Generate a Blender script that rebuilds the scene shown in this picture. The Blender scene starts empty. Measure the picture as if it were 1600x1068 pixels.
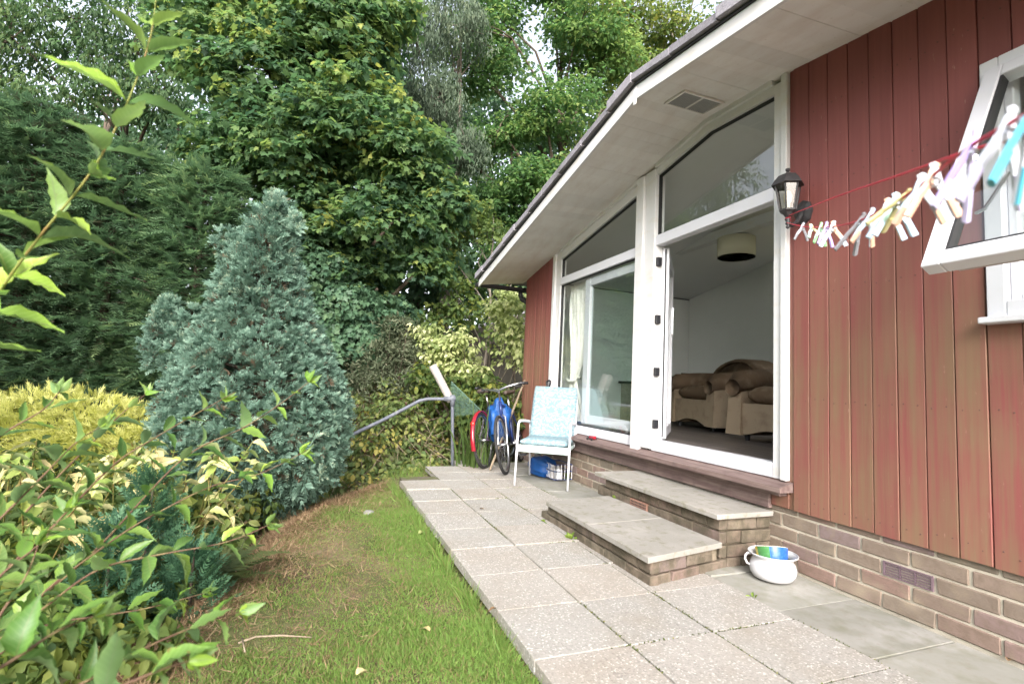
import bpy, math, random
import numpy as np
from mathutils import Vector, Matrix
random.seed(7)
RNG = np.random.default_rng(11)
scn = bpy.context.scene
COL = scn.collection

# ------------------------------------------------------------------ camera, sky, sun, exposure
CAM = np.array((2.0034, -2.543, 0.9607))
FW = np.array((-0.9327, 0.3508, 0.0842)); RT = np.array((0.3554, 0.9335, 0.0471)); UP = np.array((0.0621, -0.0739, 0.9953))
cd = bpy.data.cameras.new('camera'); cam = bpy.data.objects.new('camera', cd); COL.objects.link(cam)
cam.matrix_world = Matrix(((RT[0], UP[0], -FW[0], CAM[0]), (RT[1], UP[1], -FW[1], CAM[1]), (RT[2], UP[2], -FW[2], CAM[2]), (0, 0, 0, 1)))
cd.sensor_width = 36; cd.lens = 17.75; cd.clip_start = 0.05; cd.clip_end = 500
cd.dof.use_dof = True; cd.dof.focus_distance = 4.2; cd.dof.aperture_fstop = 4.0
scn.camera = cam

SUN_EL, SUN_AZ = 30.0, -20.0                  # azimuth of the veiled sun, degrees from +X towards +Y (over the garden)
w = bpy.data.worlds.new('World'); scn.world = w; w.use_nodes = True
nt = w.node_tree; bg = nt.nodes['Background']
sky = nt.nodes.new('ShaderNodeTexSky'); sky.sky_type = 'NISHITA'; sky.sun_disc = False
sky.sun_elevation = math.radians(SUN_EL); sky.sun_rotation = math.radians(90 - SUN_AZ)
sky.air_density = 1.0; sky.dust_density = 4.0; sky.ozone_density = 1.0
hs = nt.nodes.new('ShaderNodeHueSaturation'); hs.inputs['Saturation'].default_value = 0.38
nt.links.new(sky.outputs[0], hs.inputs['Color']); nt.links.new(hs.outputs[0], bg.inputs[0]); bg.inputs[1].default_value = 0.15
sd = bpy.data.lights.new('sun', 'SUN'); sd.energy = .95; sd.angle = math.radians(26); sd.color = (1, .97, .93)
sun = bpy.data.objects.new('sun', sd); COL.objects.link(sun)
_d = Vector((math.cos(math.radians(SUN_EL)) * math.cos(math.radians(SUN_AZ)), math.cos(math.radians(SUN_EL)) * math.sin(math.radians(SUN_AZ)), math.sin(math.radians(SUN_EL))))
sun.rotation_euler = _d.to_track_quat('Z', 'Y').to_euler()
scn.view_settings.view_transform = 'Standard'; scn.view_settings.look = 'None'
scn.view_settings.exposure = 1.98; scn.view_settings.gamma = 1.0; scn.view_settings.use_curve_mapping = False
scn.render.engine = 'CYCLES'
scn.cycles.use_denoising = True
scn.cycles.max_bounces = 8; scn.cycles.transparent_max_bounces = 12; scn.cycles.diffuse_bounces = 4
scn.cycles.caustics_reflective = False; scn.cycles.caustics_refractive = False

def at(px, py, depth):                        # a photograph pixel at a depth (metres along the view) -> a world point
    return CAM + depth * (FW + RT * (px - 800) / 788.93 - UP * (py - 534) / 788.93)

# ------------------------------------------------------------------ materials
def _n(t, kind, **kw):
    n = t.nodes.new(kind)
    for k, v in kw.items(): setattr(n, k, v)
    return n
def ramp(t, fac, stops, interp='LINEAR'):
    r = _n(t, 'ShaderNodeValToRGB'); r.color_ramp.interpolation = interp
    while len(r.color_ramp.elements) < len(stops): r.color_ramp.elements.new(.5)
    for e, (p, c) in zip(r.color_ramp.elements, stops):
        e.position = p; e.color = (*c, 1) if len(c) == 3 else c
    t.links.new(fac, r.inputs[0]); return r.outputs[0]
def g(v): return (v, v, v)
def mix(t, fac, a, b, mode='MIX'):
    m = _n(t, 'ShaderNodeMix', data_type='RGBA', blend_type=mode)
    for s, v in ((0, fac), (6, a), (7, b)):
        if hasattr(v, 'is_linked'): t.links.new(v, m.inputs[s])
        elif s == 0: m.inputs[0].default_value = v
        else: m.inputs[s].default_value = (*v, 1)
    return m.outputs[2]
def coords(t, scale=(1, 1, 1), obj=False):
    c = _n(t, 'ShaderNodeTexCoord') if obj else _n(t, 'ShaderNodeNewGeometry')
    mp = _n(t, 'ShaderNodeMapping'); mp.inputs['Scale'].default_value = scale
    t.links.new(c.outputs['Object'] if obj else c.outputs['Position'], mp.inputs['Vector']); return mp.outputs[0]
def noise(t, vec, scale, detail=5, rough=.6, dist=0):
    n = _n(t, 'ShaderNodeTexNoise'); n.inputs['Scale'].default_value = scale; n.inputs['Detail'].default_value = detail
    n.inputs['Roughness'].default_value = rough; n.inputs['Distortion'].default_value = dist
    t.links.new(vec, n.inputs['Vector']); return n.outputs['Fac']
def bump(t, h, strength, dist, bsdf):
    b = _n(t, 'ShaderNodeBump'); b.inputs['Strength'].default_value = strength; b.inputs['Distance'].default_value = dist
    t.links.new(h, b.inputs['Height']); t.links.new(b.outputs[0], bsdf.inputs['Normal'])
def mat(name, base, rough=.6, spec=.35, metal=0, var=0.0, noises=(), bmp=None, obj=False, fn=None, coat=0):
    """noises: (scale vec or number, colour, lo, hi[, strength])"""
    m = bpy.data.materials.new(name); m.use_nodes = True; t = m.node_tree; b = t.nodes['Principled BSDF']
    b.inputs['Roughness'].default_value = rough; b.inputs['Metallic'].default_value = metal
    b.inputs['Specular IOR Level'].default_value = spec; b.inputs['Coat Weight'].default_value = coat
    c = _n(t, 'ShaderNodeRGB'); c.outputs[0].default_value = (*base, 1); c = c.outputs[0]
    for q in noises:
        sc = q[0] if isinstance(q[0], tuple) else (q[0],) * 3
        f = noise(t, coords(t, sc, obj), 1.0)
        s = q[4] if len(q) > 4 else 1.0
        c = mix(t, ramp(t, f, [(q[2], g(0)), (q[3], g(s))]), c, q[1])
    if var:
        o = _n(t, 'ShaderNodeObjectInfo')
        v = _n(t, 'ShaderNodeHueSaturation'); mr = _n(t, 'ShaderNodeMapRange')
        mr.inputs[3].default_value = 1 - var; mr.inputs[4].default_value = 1 + var
        t.links.new(o.outputs['Random'], mr.inputs[0]); t.links.new(mr.outputs[0], v.inputs['Value']); t.links.new(c, v.inputs['Color']); c = v.outputs[0]
    if fn: c = fn(t, c, b)
    t.links.new(c, b.inputs['Base Color'])
    if bmp:
        sc = bmp[0] if isinstance(bmp[0], tuple) else (bmp[0],) * 3
        bump(t, noise(t, coords(t, sc, obj), 1.0, 6), bmp[1], bmp[2], b)
    return m
def leafmat(name, stops, transl=.4, rough=.55, spec=.22, veins=False):
    m = bpy.data.materials.new(name); m.use_nodes = True; t = m.node_tree; b = t.nodes['Principled BSDF']; out = t.nodes['Material Output']
    a = _n(t, 'ShaderNodeAttribute', attribute_name='tint')
    c = ramp(t, a.outputs['Fac'], stops)
    b.inputs['Roughness'].default_value = rough; b.inputs['Specular IOR Level'].default_value = spec
    t.links.new(c, b.inputs['Base Color'])
    if veins:   # side veins in a herringbone and a pale midrib, in the leaf's own coordinates
        tc = _n(t, 'ShaderNodeTexCoord'); sp = _n(t, 'ShaderNodeSeparateXYZ'); t.links.new(tc.outputs['Object'], sp.inputs[0])
        ab = _n(t, 'ShaderNodeMath', operation='ABSOLUTE'); t.links.new(sp.outputs[0], ab.inputs[0])
        m1 = _n(t, 'ShaderNodeMath', operation='MULTIPLY_ADD'); t.links.new(ab.outputs[0], m1.inputs[0]); m1.inputs[1].default_value = -.9; t.links.new(sp.outputs[1], m1.inputs[2])
        m2 = _n(t, 'ShaderNodeMath', operation='MULTIPLY'); t.links.new(m1.outputs[0], m2.inputs[0]); m2.inputs[1].default_value = 62
        m3 = _n(t, 'ShaderNodeMath', operation='SINE'); t.links.new(m2.outputs[0], m3.inputs[0])
        vn = ramp(t, m3.outputs[0], [(0, g(.0)), (.72, g(0)), (1, g(1))])
        mid = ramp(t, ab.outputs[0], [(0, g(1)), (.018, g(0))])
        c = mix(t, .045, c, mix(t, 1.0, c, mix(t, 1, vn, (.9, .95, .6), 'MULTIPLY'), 'ADD'))
        c = mix(t, mid, c, (.15, .20, .06)); bump(t, m3.outputs[0], -.35, .01, b)
        oi = _n(t, 'ShaderNodeObjectInfo'); h2 = _n(t, 'ShaderNodeHueSaturation'); a1 = _n(t, 'ShaderNodeMapRange'); a1.inputs[3].default_value = .475; a1.inputs[4].default_value = .515; t.links.new(oi.outputs['Random'], a1.inputs[0]); t.links.new(a1.outputs[0], h2.inputs['Hue'])
        a2 = _n(t, 'ShaderNodeMapRange'); a2.inputs[3].default_value = 1.35; a2.inputs[4].default_value = .85; t.links.new(oi.outputs['Random'], a2.inputs[0]); t.links.new(a2.outputs[0], h2.inputs['Value']); t.links.new(c, h2.inputs['Color']); c = h2.outputs[0]
        c = mix(t, ramp(t, noise(t, coords(t), 55, 3), [(.71, g(0)), (.74, g(.8))]), c, (.16, .085, .03))
        ge = _n(t, 'ShaderNodeNewGeometry'); c = mix(t, mix(t, 1.0, ge.outputs['Backfacing'], g(.5), 'MULTIPLY'), c, (.16, .23, .13))
        t.links.new(c, b.inputs['Base Color'])
    tr = _n(t, 'ShaderNodeBsdfTranslucent')
    hv = _n(t, 'ShaderNodeHueSaturation'); hv.inputs['Value'].default_value = 1.5; hv.inputs['Saturation'].default_value = 1.1; t.links.new(c, hv.inputs['Color'])
    t.links.new(hv.outputs[0], tr.inputs[0])
    mx = _n(t, 'ShaderNodeMixShader'); mx.inputs[0].default_value = transl
    t.links.new(b.outputs[0], mx.inputs[1]); t.links.new(tr.outputs[0], mx.inputs[2]); t.links.new(mx.outputs[0], out.inputs[0])
    return m
def glassmat(name, tint=(.93, .97, .96), ior=1.5, gl=(1, 1, 1)):
    m = bpy.data.materials.new(name); m.use_nodes = True; t = m.node_tree; out = t.nodes['Material Output']; t.nodes.remove(t.nodes['Principled BSDF'])
    tr = _n(t, 'ShaderNodeBsdfTransparent'); tr.inputs[0].default_value = (*tint, 1)
    gs = _n(t, 'ShaderNodeBsdfGlossy'); gs.inputs['Roughness'].default_value = 0.0; gs.inputs[0].default_value = (*gl, 1)
    # reflectance of a thin sheet, the same from both sides: F0 + (1 - F0) (1 - |cos|)^5
    ge = _n(t, 'ShaderNodeNewGeometry'); dt = _n(t, 'ShaderNodeVectorMath', operation='DOT_PRODUCT'); t.links.new(ge.outputs['Incoming'], dt.inputs[0]); t.links.new(ge.outputs['Normal'], dt.inputs[1])
    def mth(op, a, b=None):
        q = _n(t, 'ShaderNodeMath', operation=op)
        for i_, v in enumerate((a, b)):
            if v is None: continue
            if hasattr(v, 'is_linked'): t.links.new(v, q.inputs[i_])
            else: q.inputs[i_].default_value = v
        return q.outputs[0]
    f0 = 2 * ((ior - 1) / (ior + 1)) ** 2
    om = mth('SUBTRACT', 1.0, mth('ABSOLUTE', dt.outputs['Value'])); fr = mth('ADD', mth('MULTIPLY', mth('POWER', om, 5.0), 1 - f0), f0)
    mx = _n(t, 'ShaderNodeMixShader'); t.links.new(fr, mx.inputs[0]); t.links.new(tr.outputs[0], mx.inputs[1]); t.links.new(gs.outputs[0], mx.inputs[2])
    t.links.new(mx.outputs[0], out.inputs[0]); return m

def slab_fn(t, c, b):
    v = coords(t)
    vo = _n(t, 'ShaderNodeTexVoronoi'); vo.inputs['Scale'].default_value = 150; t.links.new(v, vo.inputs['Vector'])
    sep = _n(t, 'ShaderNodeSeparateColor'); t.links.new(vo.outputs['Color'], sep.inputs[0])
    big = noise(t, coords(t, (1, 1, 1)), 3.2, 5)
    ag = ramp(t, sep.outputs[0], [(.0, (.20, .19, .178)), (.25, (.29, .277, .26)), (.62, (.335, .32, .30)), (.84, (.31, .285, .265)), (.96, (.58, .565, .54))])
    c = mix(t, ramp(t, noise(t, coords(t), 1.7, 4), [(.35, g(.45)), (.65, g(.85))]), c, ag)
    c = mix(t, ramp(t, big, [(.46, g(0)), (.74, g(.55))]), c, (.27, .235, .19))
    o = _n(t, 'ShaderNodeObjectInfo')
    c = mix(t, 1.0, c, ramp(t, o.outputs['Random'], [(0, (.90, .90, .89)), (.5, (.96, .955, .94)), (1, (.97, .93, .89))]), 'MULTIPLY')
    bump(t, vo.outputs['Distance'], .35, .004, b)
    return c
def brick_fn(t, c, b):
    o = _n(t, 'ShaderNodeObjectInfo')
    c = ramp(t, o.outputs['Random'], [(0, (.21, .17, .135)), (.25, (.25, .19, .155)), (.5, (.20, .175, .14)), (.75, (.25, .165, .14)), (1, (.22, .17, .17))])
    f = noise(t, coords(t), 28, 6)
    c = mix(t, ramp(t, f, [(.38, g(0)), (.7, g(.7))]), c, (.16, .12, .09))
    f2 = noise(t, coords(t), 7, 4)
    c = mix(t, ramp(t, f2, [(.52, g(0)), (.72, g(.6))]), c, (.36, .30, .22))
    return c
def board_fn(t, c, b):
    ge = _n(t, 'ShaderNodeNewGeometry'); sx = _n(t, 'ShaderNodeSeparateXYZ'); t.links.new(ge.outputs['Position'], sx.inputs[0])
    o = _n(t, 'ShaderNodeObjectInfo')
    def bc(sc):   # position shifted board by board, so no pattern runs across a joint
        v = coords(t, sc); a = _n(t, 'ShaderNodeVectorMath', operation='ADD'); cb = _n(t, 'ShaderNodeCombineXYZ'); k = _n(t, 'ShaderNodeMath', operation='MULTIPLY'); k.inputs[1].default_value = 37
        t.links.new(o.outputs['Random'], k.inputs[0]); t.links.new(k.outputs[0], cb.inputs[0]); t.links.new(k.outputs[0], cb.inputs[2]); t.links.new(v, a.inputs[0]); t.links.new(cb.outputs[0], a.inputs[1]); return a.outputs[0]
    st = noise(t, bc((46, 46, 1.3)), 1.0, 6)
    c = mix(t, ramp(t, st, [(.3, g(0)), (.75, g(.55))]), c, (.165, .048, .046))
    # green-brown algae film: strongest on the lower half of the boards, in vertical runs
    zf = ramp(t, sx.outputs[2], [(.22, g(.40)), (.55, g(.55)), (.85, g(.8)), (1, g(1))])
    mr = _n(t, 'ShaderNodeMapRange'); mr.inputs[1].default_value = 2.1; mr.inputs[2].default_value = 1.1; t.links.new(sx.outputs[2], mr.inputs[0])
    al = noise(t, bc((26, 26, .9)), 1.0, 7, .7)
    al2 = noise(t, coords(t, (3.4, 3.4, 2.2)), 1.0, 4)
    m1 = _n(t, 'ShaderNodeMath', operation='MULTIPLY'); t.links.new(mr.outputs[0], m1.inputs[0])
    m2 = _n(t, 'ShaderNodeMath', operation='MULTIPLY_ADD'); t.links.new(al2, m2.inputs[0]); m2.inputs[1].default_value = .45; t.links.new(al, m2.inputs[2])
    t.links.new(ramp(t, m2.outputs[0], [(.66, g(0)), (.8, g(.4)), (1.0, g(.9))]), m1.inputs[1])
    m3 = _n(t, 'ShaderNodeMapRange'); t.links.new(m2.outputs[0], m3.inputs[0]); m3.inputs[1].default_value = .55; m3.inputs[2].default_value = .86
    m4 = _n(t, 'ShaderNodeMath', operation='MULTIPLY'); t.links.new(m3.outputs[0], m4.inputs[0]); t.links.new(mr.outputs[0], m4.inputs[1])
    m4b = _n(t, 'ShaderNodeMath', operation='MULTIPLY'); t.links.new(m4.outputs[0], m4b.inputs[0]); m4b.inputs[1].default_value = .68
    c = mix(t, m4b.outputs[0], c, (.195, .150, .082))
    fl = noise(t, coords(t, (60, 60, 14)), 1.0, 3)
    c = mix(t, ramp(t, fl, [(.68, g(0)), (.74, g(.5))]), c, (.36, .22, .17))
    v = _n(t, 'ShaderNodeHueSaturation'); m5 = _n(t, 'ShaderNodeMapRange'); m5.inputs[3].default_value = .88; m5.inputs[4].default_value = 1.1
    t.links.new(o.outputs['Random'], m5.inputs[0]); t.links.new(m5.outputs[0], v.inputs['Value']); t.links.new(c, v.inputs['Color'])
    bump(t, st, .25, .003, b)
    return v.outputs[0]
def ground_fn(t, c, b):
    v = coords(t)
    c = mix(t, ramp(t, noise(t, v, 2.2, 6), [(.40, g(0)), (.6, g(1))]), (.10, .075, .045), (.24, .18, .11))
    c = mix(t, ramp(t, noise(t, v, 45, 5), [(.45, g(0)), (.7, g(.7))]), c, (.055, .045, .03))
    c = mix(t, ramp(t, noise(t, v, 3.1, 5), [(.42, g(0)), (.55, g(.6))]), c, (.085, .12, .035))
    bump(t, noise(t, v, 60, 6), .7, .02, b)
    return c
def cushion_fn(t, c, b):
    v = coords(t, (1, 1, 1), True)
    wv = _n(t, 'ShaderNodeTexWave', wave_type='RINGS'); wv.inputs['Scale'].default_value = 5; wv.inputs['Distortion'].default_value = 14; wv.inputs['Detail'].default_value = 3; wv.inputs['Detail Scale'].default_value = 3.5
    t.links.new(v, wv.inputs['Vector'])
    return mix(t, ramp(t, wv.outputs['Fac'], [(.40, g(0)), (.60, g(1))]), c, (.165, .255, .295))
MT = {}
MT['slab'] = mat('exposed_aggregate', (.34, .325, .305), .85, .2, fn=slab_fn)
MT['flag'] = mat('smooth_flagstone', (.245, .24, .215), .8, .25, var=.1, noises=((2.5, (.33, .32, .30), .5, .68), (9, (.17, .17, .12), .47, .72, .7), (40, (.22, .19, .16), .55, .7, .5)), bmp=(60, .3, .004))
MT['brick'] = mat('brown_brick', (.25, .18, .14), .9, .15, fn=brick_fn, bmp=(110, .6, .004))
MT['mortar'] = mat('mortar', (.50, .455, .375), .95, .1, noises=((14, (.25, .21, .16), .5, .75, .6),), bmp=(120, .5, .003))
MT['tread'] = mat('step_slab', (.275, .26, .235), .85, .2, var=.06, noises=((4, (.325, .305, .28), .42, .62), (18, (.16, .15, .09), .53, .72, .7), (130, (.5, .46, .4), .62, .7, .7)), bmp=(90, .5, .004))
MT['stepbrick'] = mat('mossy_brick', (.25, .18, .14), .9, .15, fn=lambda t, c, b: mix(t, ramp(t, noise(t, coords(t), 11, 5), [(.36, g(.25)), (.60, g(.85))]), brick_fn(t, c, b), (.075, .066, .046)), bmp=(90, .7, .006))
MT['board'] = mat('red_stained_board', (.240, .076, .068), .55, .35, fn=board_fn)
MT['board_bare'] = mat('weathered_cedar_board', (.22, .075, .045), .6, .3, var=.2, noises=(((40, 40, 2), (.30, .14, .08), .4, .7, .7),), bmp=((50, 50, 3), .3, .003))
MT['batten'] = mat('dark_backing', (.05, .018, .018), .9, .1)
MT['upvc'] = mat('white_plastic', (.68, .68, .73), .35, .4, noises=((6, (.66, .65, .62), .5, .85, .5),))
MT['paint'] = mat('white_gloss_paint', (.68, .675, .68), .45, .4, noises=(((5, 5, 14), (.62, .57, .48), .52, .75, .6),), bmp=((30, 30, 6), .12, .003))
MT['soffit'] = mat('grubby_soffit_paint', (.78, .75, .73), .7, .25, var=.05, noises=(((3, 9, 6), (.62, .54, .49), .45, .75, .6), (50, (.40, .34, .28), .64, .75, .5)), bmp=((40, 8, 8), .2, .003))
MT['roof'] = mat('grey_felt_shingle', (.27, .255, .285), .95, .1, var=.15, noises=((60, (.33, .32, .35), .45, .7), (5, (.10, .10, .09), .5, .75, .5)), bmp=(120, .8, .006))
MT['sill'] = mat('weathered_sill_wood', (.15, .10, .095), .7, .3, noises=(((3, 60, 60), (.24, .18, .16), .4, .7), (12, (.07, .05, .045), .5, .75, .6)), bmp=((6, 80, 80), .4, .003))
MT['black'] = mat('black_plastic', (.022, .022, .026), .4, .5, noises=((30, (.06, .06, .065), .55, .8, .6),))
MT['iron'] = mat('black_cast_metal', (.035, .033, .036), .45, .5, noises=((50, (.10, .10, .10), .55, .8, .6),), bmp=(70, .3, .003))
MT['glass'] = glassmat('window_glass', (.93, .97, .96), 1.7)
MT['glass2'] = glassmat('sealed_unit_glass', (.84, .95, .94), 1.8)
MT['lampglass'] = glassmat('lantern_glass', (.85, .83, .80), 1.45)
MT['gasket'] = mat('rubber_gasket', (.03, .03, .032), .6, .3)
MT['wall'] = mat('interior_plaster', (.84, .85, .84), .9, .1, noises=((2, (.80, .81, .80), .4, .7),))
MT['ceil'] = mat('interior_ceiling', (.80, .80, .80), .9, .1)
MT['floor'] = mat('grey_laminate', (.10, .085, .08), .35, .5, var=.35, noises=(((3, 50, 50), (.20, .18, .17), .45, .7, .7),))
MT['brown'] = mat('beige_upholstery', (.38, .29, .20), .95, .1, noises=((9, (.28, .20, .14), .5, .66, .8), (200, (.44, .35, .26), .5, .7, .5)), bmp=(300, .3, .002))
MT['brown2'] = mat('brown_upholstery', (.17, .115, .075), .95, .1, noises=((8, (.26, .19, .13), .5, .66, .8),), bmp=(300, .3, .002))
MT['stone'] = mat('fireplace_stone', (.34, .33, .32), .9, .1, var=.2, noises=((20, (.25, .24, .23), .45, .7),))
MT['shade'] = mat('cream_fabric_shade', (.70, .66, .50), .9, .1)
MT['curtain'] = mat('cream_curtain', (.82, .81, .76), .95, .1, noises=(((30, 30, 3), (.66, .63, .56), .45, .7, .6),))
MT['rope'] = mat('red_washing_line', (.62, .03, .06), .5, .4)
MT['alu'] = mat('white_coated_tube', (.70, .70, .74), .35, .5, noises=((20, (.66, .65, .63), .55, .8, .5),))
MT['cush'] = mat('pale_blue_damask', (.26, .335, .365), .9, .15, obj=True, fn=cushion_fn, bmp=(240, .25, .002))
MT['enamel'] = mat('white_enamel', (.52, .52, .54), .18, .6, noises=((18, (.55, .53, .50), .6, .72, .5),))
MT['tyre'] = mat('tyre_rubber', (.03, .03, .031), .8, .25, noises=((25, (.09, .08, .07), .5, .8, .5),))
MT['steel'] = mat('bright_steel', (.58, .58, .60), .28, .5, metal=1.0, noises=((30, (.35, .32, .30), .6, .75, .6),))
MT['pipe'] = mat('grey_painted_pipe', (.115, .125, .155), .5, .4, noises=((14, (.19, .20, .22), .5, .7, .7), (9, (.12, .12, .12), .55, .75, .6)), bmp=(40, .3, .003))
MT['clay'] = mat('pale_concrete_pipe', (.30, .275, .26), .85, .2, noises=((9, (.34, .31, .27), .45, .7, .7),), bmp=(60, .4, .003))
MT['ground'] = mat('garden_soil', (.12, .09, .06), .95, .1, fn=ground_fn)
MT['bark'] = mat('bark', (.11, .085, .065), .95, .1, noises=(((20, 20, 5), (.05, .04, .032), .42, .65), (3, (.12, .13, .08), .5, .7, .6)), bmp=((30, 30, 8), .8, .02))
MT['barkpale'] = mat('pale_bark', (.22, .19, .16), .9, .1, noises=(((20, 20, 5), (.10, .085, .07), .42, .65),), bmp=((30, 30, 8), .6, .01))
MT['stem'] = mat('red_brown_stem', (.11, .060, .040), .7, .3, noises=((40, (.17, .13, .06), .45, .65),))
MT['stemg'] = mat('green_stem', (.20, .22, .06), .7, .3, noises=((20, (.22, .12, .05), .45, .65),))
def flat(name, c, rough=.5, spec=.4, metal=0, coat=0): return mat(name, c, rough, spec, metal, noises=((35, tuple(x * .7 for x in c), .52, .8, .5),), coat=coat)
MT['red'] = flat('red_gloss', (.26, .010, .022), .25, .5, 0, .5)
MT['blue'] = flat('blue_tarpaulin', (.010, .075, .27), .5)
MT['navy'] = flat('blue_frame_paint', (.015, .03, .12), .3, .5)
MT['dkpurple'] = flat('dark_frame_paint', (.05, .03, .06), .3, .5)
MT['leather'] = flat('worn_saddle', (.075, .055, .045), .6)
MT['wood'] = mat('grey_wood', (.30, .24, .17), .8, .2, noises=(((60, 60, 6), (.18, .14, .10), .4, .7),))

# ------------------------------------------------------------------ mesh building
def raw_mesh(name, V, F, m, smooth=False):
    me = bpy.data.meshes.new(name); me.from_pydata([tuple(v) for v in V], [], F); me.materials.append(m)
    if smooth: me.polygons.foreach_set('use_smooth', [True] * len(me.polygons))
    me.update(); return me
def worldloc(o):
    v = Vector((0, 0, 0))
    while o: v += o.location; o = o.parent
    return v
def link(name, me, parent=None, loc=(0, 0, 0)):
    o = bpy.data.objects.new(name, me); COL.objects.link(o); o.location = loc
    if parent: o.parent = parent
    return o
def thing(name, label, cat, loc=(0, 0, 0), group=None):
    o = bpy.data.objects.new(name, None); COL.objects.link(o); o.location = loc; o.empty_display_size = .1
    o['label'] = label; o['category'] = cat
    if group: o['group'] = group
    return o
def tag(o, label=None, cat=None, group=None, kind=None):
    for k, v in (('label', label), ('category', cat), ('group', group), ('kind', kind)):
        if v: o[k] = v
    return o
class MB:
    def __init__(s): s.v = []; s.f = []
    def add(s, V, F):
        n = len(s.v); s.v += [tuple(v) for v in V]; s.f += [tuple(i + n for i in f) for f in F]; return s
    def box(s, lo, hi):
        (a, b, c), (d, e, f) = lo, hi
        return s.add([(a, b, c), (d, b, c), (d, e, c), (a, e, c), (a, b, f), (d, b, f), (d, e, f), (a, e, f)],
                     [(0, 3, 2, 1), (4, 5, 6, 7), (0, 1, 5, 4), (1, 2, 6, 5), (2, 3, 7, 6), (3, 0, 4, 7)])
    def cbox(s, lo, hi, c=.004, jit=0):
        """box with chamfered edges (44 triangles)"""
        lo = np.array(lo, float); hi = np.array(hi, float); V = []; idx = {}
        for i in range(8):
            sg = [(i >> k) & 1 for k in range(3)]
            j = np.array([random.uniform(-jit, jit) for _ in range(3)])
            for ax in range(3):
                p = np.array([hi[k] if sg[k] else lo[k] for k in range(3)])
                for k in range(3):
                    if k != ax: p[k] += -c if sg[k] else c
                idx[(i, ax)] = len(V); V.append(p + j)
        F = []
        def quad(q):
            cc = np.mean([V[i] for i in q], axis=0) - (lo + hi) / 2
            n = np.cross(V[q[1]] - V[q[0]], V[q[2]] - V[q[0]])
            F.append(tuple(q) if n @ cc > 0 else tuple(q[::-1]))
        for ax in range(3):
            o = [k for k in range(3) if k != ax]
            for sd_ in (0, 1):
                cor = [sd_ << ax | a << o[0] | b << o[1] for a, b in ((0, 0), (1, 0), (1, 1), (0, 1))]
                quad([idx[(i, ax)] for i in cor])
            for a in (0, 1):
                for b in (0, 1):
                    i0 = a << o[0] | b << o[1]; i1 = i0 | 1 << ax
                    quad([idx[(i0, o[0])], idx[(i1, o[0])], idx[(i1, o[1])], idx[(i0, o[1])]])
        for i in range(8): quad([idx[(i, 0)], idx[(i, 1)], idx[(i, 2)]])
        return s.add(V, F)
    def tube(s, pts, rad, n=8, cap=True, flat=None):
        P = [np.array(p, float) for p in pts]; R = rad if hasattr(rad, '__len__') else [rad] * len(P)
        V = []; F = []; prev = None
        for i, p in enumerate(P):
            d = P[min(i + 1, len(P) - 1)] - P[max(i - 1, 0)]; d = d / (np.linalg.norm(d) + 1e-9)
            if prev is None:
                a = np.cross(d, (0, 0, 1) if abs(d[2]) < .9 else (1, 0, 0))
            else: a = prev - d * (prev @ d)
            a = a / np.linalg.norm(a); prev = a; b = np.cross(d, a)
            for k in range(n):
                t = 2 * math.pi * k / n; fa = flat if flat else 1.0
                V.append(p + R[i] * (math.cos(t) * a * fa + math.sin(t) * b))
        for i in range(len(P) - 1):
            for k in range(n):
                F.append((i * n + k, i * n + (k + 1) % n, (i + 1) * n + (k + 1) % n, (i + 1) * n + k))
        if cap: F += [tuple(range(n))[::-1], tuple((len(P) - 1) * n + k for k in range(n))]
        return s.add(V, F)
    def lathe(s, prof, n=20, c=(0, 0, 0), M=None):
        V = []; F = []
        for r, z in prof:
            for k in range(n):
                t = 2 * math.pi * k / n; v = Vector((r * math.cos(t), r * math.sin(t), z))
                if M: v = M @ v
                V.append((v[0] + c[0], v[1] + c[1], v[2] + c[2]))
        for i in range(len(prof) - 1):
            for k in range(n): F.append((i * n + k, i * n + (k + 1) % n, (i + 1) * n + (k + 1) % n, (i + 1) * n + k))
        if prof[0][0] > 1e-4: F.append(tuple(range(n))[::-1])
        if prof[-1][0] > 1e-4: F.append(tuple((len(prof) - 1) * n + k for k in range(n)))
        return s.add(V, F)
    def ring(s, R, r, n=32, k=8, c=(0, 0, 0), rx=None, arc=None):
        """torus in the local XZ plane (a wheel that rolls along x)"""
        a0, a1 = arc or (0, 2 * math.pi); full = arc is None
        pts = []
        m = n if full else n + 1
        V = []; F = []
        for i in range(m):
            t = a0 + (a1 - a0) * i / n
            for j in range(k):
                q = 2 * math.pi * j / k
                V.append((c[0] + (R + r * math.cos(q)) * math.cos(t), c[1] + (rx or r) * math.sin(q), c[2] + (R + r * math.cos(q)) * math.sin(t)))
        for i in range(n):
            for j in range(k):
                a, b = i * k + j, i * k + (j + 1) % k; i2 = (i + 1) % m if full else i + 1
                F.append((a, b, i2 * k + (j + 1) % k, i2 * k + j))
        return s.add(V, F)
    def slabpoly(s, top, bot):
        """solid between two matching polygons"""
        n = len(top); return s.add(list(top) + list(bot), [tuple(range(n)), tuple(range(2 * n - 1, n - 1, -1))] + [(i, n + i, n + (i + 1) % n, (i + 1) % n) for i in range(n)])
    def xform(s, M):
        s.v = [tuple(M @ Vector(v)) for v in s.v]; return s
    def build(s, name, m, parent=None, smooth=False, local=False):
        V = s.v
        if parent and not local:
            w_ = worldloc(parent); V = [(a - w_[0], b - w_[1], c - w_[2]) for a, b, c in V]
        me = raw_mesh(name, V, s.f, m, smooth)
        return link(name, me, parent)
def soften(o, levels=2):
    md = o.modifiers.new('Subdivision', 'SUBSURF'); md.levels = levels; md.render_levels = levels
    o.data.polygons.foreach_set('use_smooth', [True] * len(o.data.polygons)); return o

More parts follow.
